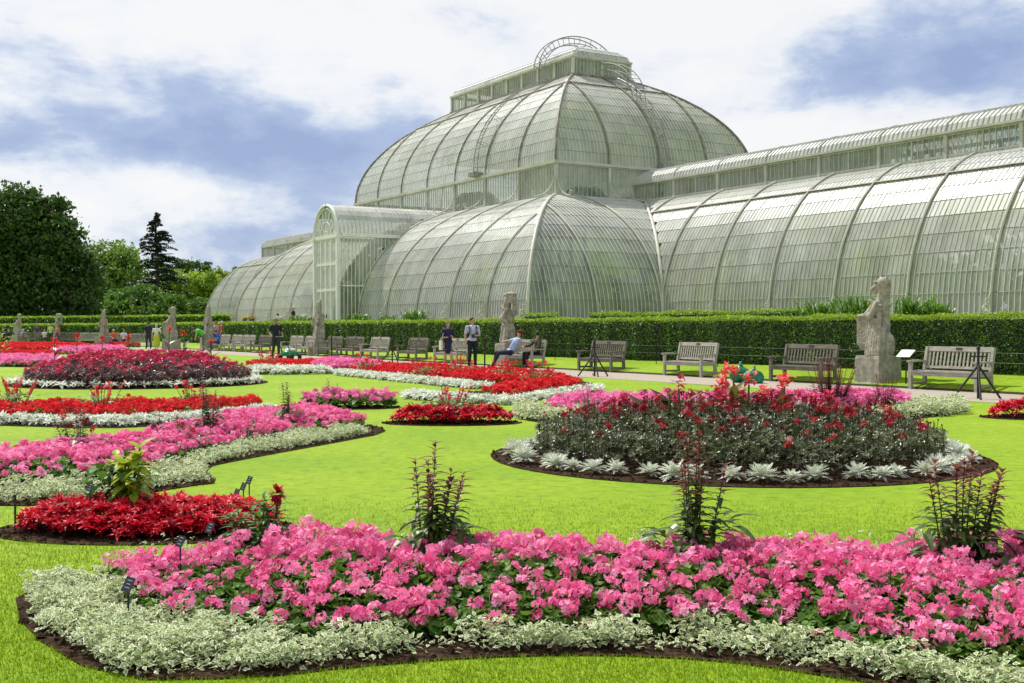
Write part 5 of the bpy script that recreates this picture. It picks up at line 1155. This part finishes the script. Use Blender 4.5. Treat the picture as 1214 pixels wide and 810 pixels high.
# mid distance
person('man in dark t-shirt walking away past the yellow skirted woman',gpt(176,80),PI+.5,1.82,walk,'darktee',(.02,.022,.05),'trousers',(.06,.055,.05),hair='hairdark',skin='skin2')
person('fair haired woman in white top and bright yellow skirt',gpt(185.5,73),PI+.2,1.66,dict(walk,elR=(-.3,.1,1.15),wrR=(-.2,-.1,1.05)),'white3',(.75,.76,.72),'skirt',(.55,.60,.06),hair='hairgrey',hairlen=.1,fem=True)
bend=dict(wai=(0,-.06,1.08),che=(0,-.26,1.20),nek=(0,-.42,1.24),hed=(0,-.56,1.27),shL=(.18,-.36,1.22),shR=(-.18,-.36,1.22),elL=(.2,-.42,.95),elR=(-.2,-.42,.95),wrL=(.12,-.46,.74),wrR=(-.12,-.46,.74))
person('person in bright green t-shirt bending forward by the benches',gpt(241,73),-1.2,1.78,bend,'brightgreen',(.08,.62,.06),'trousers',(.17,.15,.11),hair='hairdark')
person('person in blue shirt sitting reading on a bench',(*at_t(259,22.5),0),TH-.4,1.72,dict(sit,che=(0,-.06,.92),nek=(0,-.12,1.05),hed=(0,-.2,1.18),shL=(.18,-.08,1.01),shR=(-.18,-.08,1.01)),'royalblue',(.02,.12,.60),'trousers',(.03,.05,.14),hair='hairdark')
x,y=at_t(256,23.6); person('person in pale pink striped shirt standing behind the reader in blue',(x,y,.1),TH+.4,1.75,None,'palepink',(.62,.42,.45),hair='hairbrown'); x,y=at_t(263,23.8); person('person in white cap and rust top standing behind the benches',(x,y,.1),TH-.5,1.74,None,'rust',(.42,.16,.08),hair='hairgrey')
person('man in purple shirt and light trousers at the far left',gpt(44,108),.3,1.72,None,'purple',(.12,.05,.20),'trousers',(.26,.22,.17),hair='hairbrown')
person('person in white top and lime scarf standing in the far group of three',gpt(60,105),.2,1.76,None,'limewhite',(.45,.62,.25),'trousers',(.02,.025,.05),hair='hairdark')
person('person in red patterned top holding a white bag at the right of the far group',gpt(68,104),-.3,1.62,None,'redwhite',(.62,.18,.18),'skirt',(.08,.06,.16),hair='hairbrown',fem=True)
def seated_far(px,Y,l,c,hair='hairdark',rz=.5,bot=(.05,.06,.1)): person(l,gpt(px,Y),rz,1.66,sit,'s'+str(px),c,'trousers',bot,hair=hair)
seated_far(53,106,'seated person in white between the purple shirt and the group',(.7,.68,.68)); seated_far(28,107,'child sized seated person in lilac by the furthest statue',(.5,.4,.6),'hairgrey')
seated_far(135,91.6,'person in orange sitting on the far bench',(.65,.17,.05),'hairgrey'); seated_far(147,91.2,'person in white sitting on the far bench beside the one in orange',(.72,.76,.85)); 
person('person in dark green jacket at the very left edge',gpt(4,98),.4,1.78,sit,'darkgreen',(.02,.035,.025),'trousers',(.03,.03,.03),hair='hairbrown',sleeve=1.8); person('second dark clothed person beside the one at the left edge',gpt(10,99),.1,1.68,sit,'darkgrey2',(.03,.03,.035),'trousers',(.03,.03,.03),hair='hairbrown',sleeve=1.8)
# ================================================================== SMALL THINGS
def tripod(label,loc,h=1.0,legs=3,spread=.52,rz=0,arms=True):
    t=empty('stand',loc,rz,label,'stand'); G().tube([(0,0,0),(0,0,h)],.028,8).build('post',M['black'],t,smooth=True); G().tube([(0,0,h),(0,0,h+.03),(0,0,h+.07)],[.04,.045,.012],8).build('finial',M['black'],t,smooth=True)
    for k in range(legs):
        a=k*2*PI/legs+.25; G().tube([(0,0,h*.68),(math.cos(a)*spread,math.sin(a)*spread,0.0)],.022,6).build('leg',M['black'],t,smooth=True)
    if arms:
        for z in(.42,.86): G().tube([(-.15,0,h*z),(.15,0,h*z)],.016,6).build('crossbar',M['black'],t,smooth=True)
    return t
x,y=at_t(1160,20.6); tripod('black iron tripod stand on the path in front of the pale right bench',(x,y,0),1.0)
x,y=at_t(705,20.3); tripod('black iron tripod stand in front of the dark bench right of the seated pair',(x,y,0),1.0,rz=.4)
x,y=at_t(465,20.0); tripod('black iron tripod stand before the second bench left of the walking woman',(x,y,0),.95,rz=.9)
x,y=at_t(574.6,20.3); t=tripod('slim black post between the camera man and the seated pair',(x,y,0),1.02,legs=0,arms=False)
x,y=at_t(393,20.0); t=tripod('slim black post on the path edge right of the mower man',(x,y,0),1.0,legs=0,arms=False)
x,y=at_t(56,20.0) ; tripod('small black post in front of the far group',((56-CX)/F*95,95,0),.95,legs=0,arms=False)
# low wire fence along the hedge
t=empty('wire_fence',W(50,24.0,.2),0,'thin wire fence strung on short dark stakes in front of the hedge','fence'); g=G(); 
for z in(.62,.85): g.tube([tuple(np.array(W(s_,24.0,z))-np.array(W(50,24.0,.2))) for s_ in np.linspace(9,93,40)],.003,4,caps=False)
g.build('wire',M['black'],t)
for s_ in np.arange(10,93,3.0):
    p=np.array(W(s_,24.0,.2))-np.array(W(50,24.0,.2)); G().tube([p,p+[0,0,.72]],.014,6).build('stake',M['black'],t)
# information plaque on a stem
x,y=at_t(1074,22.9); t=empty('plaque_stand',(x,y,0),TH,'small slanted white information plaque between the near statue and the right bench','sign'); G().tube([(0,0,0),(0,.02,.78)],.018,8).build('post',M['black'],t,smooth=True)
rot=np.array(Matrix.Rotation(R(38),3,'X')); g=G(); g.box((0,0,.82),(.40,.26,.02),0,rot); o=g.build('board',M['mwhite'],t); g=G()
for k in range(4): g.box(np.array((-.02*(k%2),0,.82))+rot@np.array([0,.07-.045*k,.013]),(.28-.05*(k%2),.012,.004),0,rot)
g.build('lines_of_text',M['label'],o)
# green bags
M['bag']=solid('green_plastic',[(.004,.11,.045),(.01,.22,.09)],.3,4,.5,14)
for px,l,s_,h_ in((877,'taller knotted green plastic bag standing on the path',.28,.50),(893,'lower green plastic bag slumped beside the taller one',.28,.40)):
    x,y=at_t(px,21.3); g=G(); g.ell((0,0,h_*.42),(s_,s_*.85,h_*.45),16,12); g.cap((0,0,h_*.6),(.02,0,h_+.02),.16,.03); g.cap((0,0,h_-.06),(.06,0,h_+.05),.03,.02); g.cap((.05,-.1,h_*.6),(.12,-.14,h_*.2),.1,.12); g.ell((.1,.05,h_*.25),(s_*.7,s_*.7,h_*.28))
    o=remesh(g,'rubbish_bag',M['bag'],.02,2,None,disp=(.06,.09),label=l,cat='bag'); o.location=(x,y,.0)
# flower trough on the terrace
x,y=at_t(296,29); t=empty('flower_trough',(x,y,1.1),TH,'raised wooden trough of yellow and red flowers beyond the hedge by the far wing','planter'); g=G(); g.box((0,0,.62),(2.2,.5,.30)); g.build('trough',M['stonelt'],t)
for sx in(-.9,.9): G().box((sx,0,.235),(.12,.4,.47)).build('leg',M['wood'],t)
g=G(); q=np.column_stack([RNG.uniform(-1.1,1.1,260),RNG.uniform(-.25,.25,260),RNG.uniform(.78,1.05,260)]); g.inst(*RL,rots(260,.8,.07),q,0); q=np.column_stack([RNG.uniform(-1.1,1.1,70),RNG.uniform(-.25,.25,70),RNG.uniform(.9,1.12,70)]); g.inst(*FH2[0],rots(70,.8,.075),q,np.random.default_rng(1).integers(1,3)); q[:,2]-=.05; q[:,0]=-q[:,0]; g.inst(*FH2[1],rots(70,.8,.07),q,1)
M['yellow']=leafmat('yellow_petal',[(.75,.45,.02),(.85,.6,.04)],.3); g.build('flowers',[M['green'],M['yellow'],M['red']],t)
# plant labels on stakes
def plabel(label,px,Y,z,rz=.2,tilt=.5,w=.036,hh=.062,stake=True):
    t=empty('plant_label',((px-CX)/F*Y,Y,.02),rz,label,'plant label','small black labels pushed into the beds'); G().box((0,0,z/2),(.009,.006,z)).build('stake',M['black'],t)
    rot=np.array(Matrix.Rotation(-tilt,3,'X'))@np.array(Matrix.Rotation(.35,3,'Y')); g=G(); g.box((0,0,z),(w,.004,hh),0,rot); o=g.build('plate',M['label'],t); g=G()
    for k in range(3): g.box(np.array([0,0,z])+rot@np.array([0,-.0035,.02-.018*k]),(w*(.5-.12*(k%2)),.002,.003),0,rot)
    g.build('lettering',M['mark'],o); return t
plabel('black plant label on a tall stake standing above the lawn by the crimson bed',295,8.9,.30,w=.036); plabel('grey lit plant label leaning beside the tallest one',288,9.0,.24,w=.036); plabel('third plant label in the row at the right end of the crimson bed',280,9.1,.18,w=.036)
plabel('grey plant label among the crimson leaves left of the yellow green plant',106,8.5,.30,w=.036); plabel('black plant label on the pink flowers by the green shrub',248,6.6,.33); plabel('black plant label in the left part of the nearest pink flowers',213,6.35,.30); plabel('black plant label low at the border of pink flowers and variegated edging',151,5.75,.20,w=.045,hh=.075)
t=empty('stake',((17-CX)/F*8.55,8.55,0),0,'short black notched stake at the left tip of the crimson bed','stake'); g=G(); g.box((0,0,.13),(.012,.012,.26)); g.build('post',M['black'],t); G().bar((-.02,0,.235),(.025,0,.275),.01,.008).build('notch',M['black'],t)
# ================================================================== LIGHT, SKY, CAMERA
sc=bpy.context.scene
sd=U*math.cos(R(-9))+V*math.sin(R(-9)); EL=R(54)
S=Vector((sd[0]*math.cos(EL),sd[1]*math.cos(EL),math.sin(EL)))
sun=bpy.data.lights.new('sun','SUN'); sun.energy=5.0; sun.angle=R(.55); sun.color=(1,.955,.87)
so=bpy.data.objects.new('sun',sun); col.objects.link(so); so.rotation_euler=(S).to_track_quat('Z','Y').to_euler()
w=bpy.data.worlds.new('World'); sc.world=w; w.use_nodes=True; nt=w.node_tree; nt.nodes.clear(); L=nt.links.new
out=N(nt,'ShaderNodeOutputWorld'); bg=N(nt,'ShaderNodeBackground'); bg.inputs[1].default_value=.12; L(bg.outputs[0],out.inputs[0])
sky=N(nt,'ShaderNodeTexSky',sky_type='NISHITA',sun_disc=False); sky.sun_elevation=EL; sky.sun_rotation=math.atan2(sd[0],sd[1])
tc=N(nt,'ShaderNodeTexCoord'); sep=N(nt,'ShaderNodeSeparateXYZ'); L(tc.outputs['Generated'],sep.inputs[0])
def mth(op,a,b=None,c=None,clamp=False):
    n=N(nt,'ShaderNodeMath',operation=op,use_clamp=clamp)
    for i,v_ in enumerate((a,b,c)):
        if v_ is None: continue
        if isinstance(v_,(int,float)): n.inputs[i].default_value=v_
        else: L(v_,n.inputs[i])
    return n.outputs[0]
X,Y,Z=sep.outputs
hr=mth('SQRT',mth('ADD',mth('MULTIPLY',X,X),mth('MULTIPLY',Y,Y)))
az=mth('ARCTAN2',X,Y); el=mth('ARCTAN2',Z,hr)
cb=N(nt,'ShaderNodeCombineXYZ'); L(mth('MULTIPLY',az,2.0),cb.inputs[0]); L(mth('MULTIPLY',el,6.0),cb.inputs[1]); 
n1=N(nt,'ShaderNodeTexNoise',Scale=2.1,Detail=9.,Roughness=.55,Distortion=.25); L(cb.outputs[0],n1.inputs['Vector'])
cb2=N(nt,'ShaderNodeCombineXYZ'); L(mth('MULTIPLY',az,2.2),cb2.inputs[0]); L(mth('MULTIPLY',el,4.2),cb2.inputs[1]); cb2.inputs[2].default_value=3.7
n2=N(nt,'ShaderNodeTexNoise',Scale=4.6,Detail=10.,Roughness=.6,Distortion=.15); L(cb2.outputs[0],n2.inputs['Vector'])
tot=None
# banks of darker cloud: azimuth, elevation, widths, weight
for a0,e0,wa,we,k in((-.27,.140,.17,.032,1.15),(-.15,.135,.08,.035,.7),(.37,.200,.15,.030,1.05),(-.40,.20,.09,.03,.45),(-.20,.075,.10,.02,.35),(-.1,.29,.3,.03,-.2),(.1,.25,.14,.05,-.5),(.38,.27,.2,.03,-.5),(-.30,.235,.25,.04,-.5),(.24,.16,.1,.03,-.5),(-.36,.10,.2,.03,-.35),(1.6,.4,.6,.2,.6),(-1.8,.5,.7,.2,.6),(2.6,.3,.5,.2,.5)):
    da=mth('DIVIDE',mth('SUBTRACT',az,a0),wa); de=mth('DIVIDE',mth('SUBTRACT',el,e0),we)
    gz=mth('MULTIPLY',mth('POWER',2.718,mth('MULTIPLY',mth('ADD',mth('MULTIPLY',da,da),mth('MULTIPLY',de,de)),-1.0)),k)
    tot=gz if tot is None else mth('ADD',tot,gz)
f=mth('ADD',mth('MULTIPLY',tot,.55),mth('ADD',mth('MULTIPLY',mth('SUBTRACT',n1.outputs['Fac'],.5),1.35),mth('MULTIPLY',mth('SUBTRACT',n2.outputs['Fac'],.5),1.45)))
f=mth('ADD',f,.20,clamp=True)
K=1/.12
cr=ramp(nt,f,[(.0,(1.0,1.0,1.0)),(.20,(.93,.95,.99)),(.34,(.72,.79,.92)),(.52,(.46,.56,.79)),(.8,(.34,.44,.70))])
mul=N(nt,'ShaderNodeVectorMath',operation='SCALE'); L(cr,mul.inputs[0]); mul.inputs[3].default_value=K*.86
mx=N(nt,'ShaderNodeMix',data_type='RGBA'); L(sky.outputs[0],mx.inputs[6]); L(mul.outputs[0],mx.inputs[7])
cov=mth('MULTIPLY',mth('GREATER_THAN',Z,-.02),.93); L(cov,mx.inputs[0]); L(mx.outputs[2],bg.inputs[0])
cam=bpy.data.cameras.new('camera'); cam.sensor_width=36; cam.lens=36*F/1214; cam.clip_end=2000; cam.clip_start=.1
co=bpy.data.objects.new('camera',cam); col.objects.link(co); co.location=(0,0,CH); co.rotation_euler=(PI/2-math.atan((405-HY)/F),0,0); sc.camera=co
sc.view_settings.view_transform='Standard'; sc.view_settings.look='None'; sc.view_settings.gamma=1; sc.view_settings.exposure=.15; sc.view_settings.use_curve_mapping=False
sc.render.engine='CYCLES'; cy=sc.cycles; cy.max_bounces=8; cy.diffuse_bounces=3; cy.glossy_bounces=3; cy.transmission_bounces=4; cy.transparent_max_bounces=16; cy.use_denoising=True; cy.sample_clamp_indirect=6
sc.render.use_persistent_data=False
